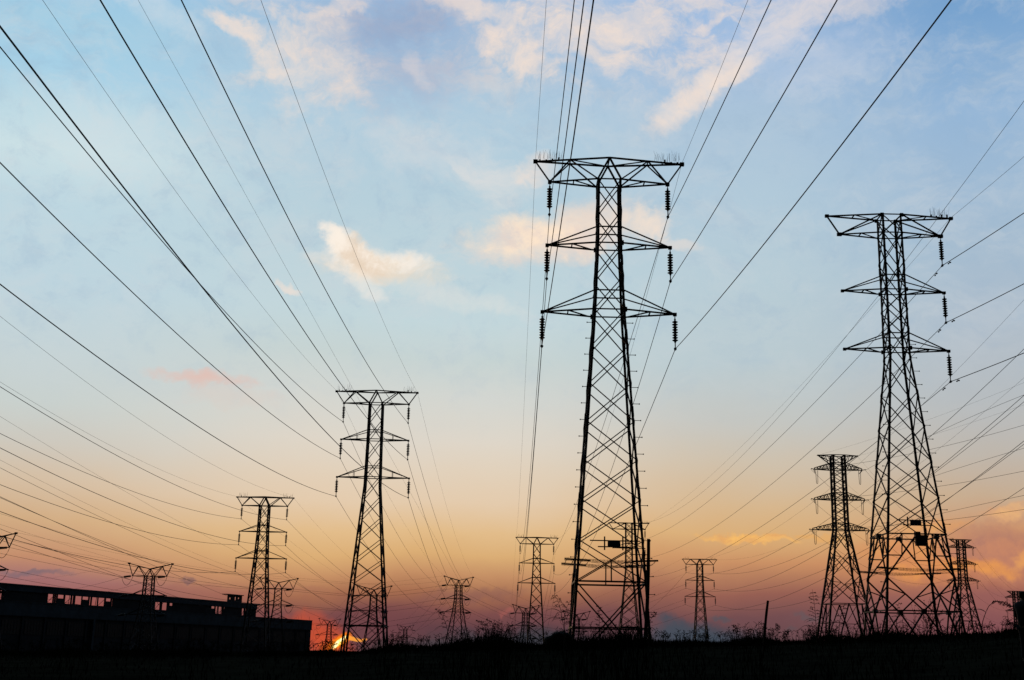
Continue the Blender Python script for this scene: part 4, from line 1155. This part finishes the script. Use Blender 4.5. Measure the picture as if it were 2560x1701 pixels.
# bright little cloud left of centre
s = C(s, 960, 668, 150, 22, -16, 44, W2, srgb(238, 220, 198), .92, 1.0, .8, shade_v=-.12)
s = C(s, 900, 640, 70, 44, -30, 30, W2, srgb(232, 212, 190), 1.0, 1.3, .7)
s = C(s, 845, 600, 38, 24, -16, 18, W2, None, .9, 1.2, .75)
s = C(s, 900, 710, 60, 30, -10, 26, W2, None, .5, 1.6, .9)
s = C(s, 722, 716, 18, 14, -6, 9, W, None, .6, 1.4, .9)
s = C(s, 1120, 745, 170, 34, -6, 26, srgb(226, 226, 220), None, .45, 1.4, 1.0)
# behind the tallest pylon
s = C(s, 1410, 590, 225, -36, 20, 58, srgb(254, 230, 204), srgb(232, 214, 202), 1.0, 1.1, .85, shade_v=-.1)
s = C(s, 1490, 535, 110, -8, 6, 40, srgb(208, 206, 208), srgb(236, 216, 200), .6, 1.3, .9)
s = C(s, 1620, 560, 55, 10, -4, 34, srgb(250, 228, 208), None, .6, 1.5, .9)
s = C(s, 1345, 432, 56, -12, 14, 34, W, None, .55, 1.7, 1.0)
s = C(s, 1700, 610, 60, 10, -4, 18, srgb(240, 222, 208), None, .45, 1.4, .9)
# faint pink bank at left
s = C(s, 500, 943, 130, 6, -2, 21, srgb(230, 186, 172), None, .72, 1.3, .9)
s = C(s, 560, 985, 120, 14, -3, 30, srgb(222, 200, 188), None, .35, 1.5, 1.0)
# sunset streak and the orange bank at right
s = C(s, 1870, 1350, 105, 10, -3, 11, srgb(250, 192, 106), srgb(224, 164, 104), 1.0, 1.1, .65)
s = C(s, 1960, 1362, 50, 4, -1, 6, srgb(240, 184, 110), None, .7, 1.2, .9)
s = C(s, 2060, 1352, 60, 6, -1, 9, srgb(232, 170, 96), None, .6, 1.3, .9)
s = C(s, 2280, 1400, 130, 40, -10, 50, srgb(232, 154, 84), srgb(208, 134, 92), .75, 1.3, .9)
s = C(s, 2500, 1375, 165, -20, 8, 72, srgb(196, 132, 104), srgb(172, 118, 106), .8, 1.0, .8)
s = C(s, 2330, 1318, 90, -6, 4, 16, srgb(238, 172, 96), srgb(214, 150, 104), .7, 1.2, .8)
s = C(s, 2520, 1282, 70, -14, 4, 15, srgb(240, 184, 122), srgb(214, 158, 118), .75, 1.2, .8)
s = C(s, 2420, 1425, 120, -6, 4, 24, srgb(238, 158, 78), srgb(208, 134, 86), .85, 1.2, .9)
s = C(s, 2555, 1380, 30, -20, 8, 22, srgb(242, 168, 90), None, .7, 1.3, .9)
s = C(s, 2480, 1500, 140, 4, -2, 30, srgb(150, 92, 88), None, .5, 1.0, 1.0)
# slate bank and scraps low on the horizon
SL = srgb(52, 70, 84)
s = C(s, 1740, 1610, 165, 4, 0, 50, SL, srgb(60, 72, 86), 1.0, .8, .8)
s = C(s, 1680, 1588, 80, 2, 0, 36, srgb(62, 76, 90), None, .7, .9, .9)
s = C(s, 1300, 1622, 230, 4, 0, 50, srgb(42, 58, 70), None, 1.0, .7, .8)
s = C(s, 1130, 1625, 200, 4, 0, 22, srgb(52, 62, 72), None, .7, .8, .9)
s = C(s, 1800, 1546, 28, 3, -1, 8, srgb(74, 82, 92), None, .75, 1.1, .9)
s = C(s, 2025, 1535, 26, 6, -2, 9, srgb(88, 86, 92), None, .75, 1.1, .9)
s = C(s, 1985, 1562, 22, -2, 0, 7, srgb(92, 80, 86), None, .6, 1.1, .9)
s = C(s, 2100, 1540, 160, 4, -2, 20, srgb(118, 84, 88), None, .4, 1.0, 1.0)
s = C(s, 1180, 1492, 120, 4, -2, 18, srgb(120, 82, 86), None, .5, 1.0, 1.0)
s = C(s, 1268, 1530, 13, 1, -1, 5, srgb(176, 96, 90), None, .5, 1.6, 1.2)
s = C(s, 90, 1440, 80, -4, 2, 10, srgb(112, 100, 112), None, .75, 1.0, .9)
s = C(s, 455, 1456, 26, -4, 1, 6, srgb(108, 84, 94), None, .7, 1.0, .9)
s = C(s, 600, 1480, 240, 4, -2, 16, srgb(150, 92, 88), None, .35, 1.0, 1.0)
s = C(s, 920, 1560, 120, 4, -2, 40, srgb(108, 64, 74), None, .6, .8, 1.0)
# the sun, broken up by cloud: red glow, then the fiery gap
k = 180 / math.pi
s = C(s, 790, 1595, 80, 10, -4, 62, srgb(240, 86, 34), None, .9, .4, 1.5)
s = C(s, 815, 1612, 34, -6, 4, 18, srgb(240, 104, 34), None, .7, .6, .9)
s = C(s, 925, 1622, 40, 2, 0, 15, srgb(58, 54, 62), None, .85, .7, .8)
fs = noise(1.5, 5, .6, (5, 5, 5), (1, 1.2, 1)); FS = fs.outputs['Fac']
P2 = VM('ADD', P, VM('MULTIPLY', wv, (.4, .4, 0)))
s = C(s, 850, 1604, 25, -17, 8, 9, srgb(255, 128, 22), None, .95, .55, .35, nz=FS, warp=P2)
s = C(s, 884, 1598, 19, 5, -2, 4.5, srgb(255, 165, 60), None, .9, .6, .4, nz=FS, warp=P2)
s = C(s, 911, 1600, 8, -2, 1, 3, srgb(255, 160, 60), None, .8, .6, .4, nz=FS, warp=P2)
s = C(s, 848, 1607, 16, -13, 4, 4.2, (1.5, .95, .16), None, .98, .45, .4, nz=FS, warp=P2)
s = C(s, 841, 1612, 7, -9, 3, 3, (1.9, 1.55, .7), None, .95, .3, .4, nz=FS, warp=P2)
s = C(s, 858, 1598, 6, -5, 2, 2.5, (2.0, 1.8, 1.0), None, .9, .3, .4, nz=FS, warp=P2)
# dusk sky out of view, overhead and behind, dimmed to keep the ground black
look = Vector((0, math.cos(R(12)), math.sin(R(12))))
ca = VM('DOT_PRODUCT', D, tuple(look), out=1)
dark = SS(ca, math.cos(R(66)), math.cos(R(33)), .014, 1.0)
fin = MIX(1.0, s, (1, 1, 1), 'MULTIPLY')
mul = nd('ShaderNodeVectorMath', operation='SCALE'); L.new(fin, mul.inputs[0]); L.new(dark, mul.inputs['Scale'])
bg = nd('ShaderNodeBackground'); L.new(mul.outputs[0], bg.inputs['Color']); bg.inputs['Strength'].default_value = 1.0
sky = nd('ShaderNodeTexSky', sky_type='NISHITA', sun_disc=False, sun_elevation=R(1.2), sun_rotation=SUN_AZ)
bg2 = nd('ShaderNodeBackground'); L.new(sky.outputs[0], bg2.inputs['Color']); bg2.inputs['Strength'].default_value = 0.0012
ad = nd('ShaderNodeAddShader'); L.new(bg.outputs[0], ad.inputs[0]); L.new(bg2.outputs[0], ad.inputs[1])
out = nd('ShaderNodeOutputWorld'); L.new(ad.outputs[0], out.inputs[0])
world.cycles.sampling_method = 'MANUAL'; world.cycles.sample_map_resolution = 512

# low sun, mostly swallowed by cloud
sd = bpy.data.lights.new('sun', 'SUN'); sd.energy = .35; sd.angle = R(.6); sd.color = (1, .62, .35)
so = bpy.data.objects.new('sun', sd); COL.objects.link(so)
el = R(.9); dv = Vector((math.sin(SUN_AZ) * math.cos(el), math.cos(SUN_AZ) * math.cos(el), math.sin(el)))
so.rotation_euler = dv.to_track_quat('Z', 'Y').to_euler(); so.location = dv * 300

scene.view_settings.view_transform = 'Standard'; scene.view_settings.look = 'None'; scene.view_settings.exposure = 0; scene.view_settings.gamma = 1
scene.view_settings.use_curve_mapping = False
scene.cycles.max_bounces = 4
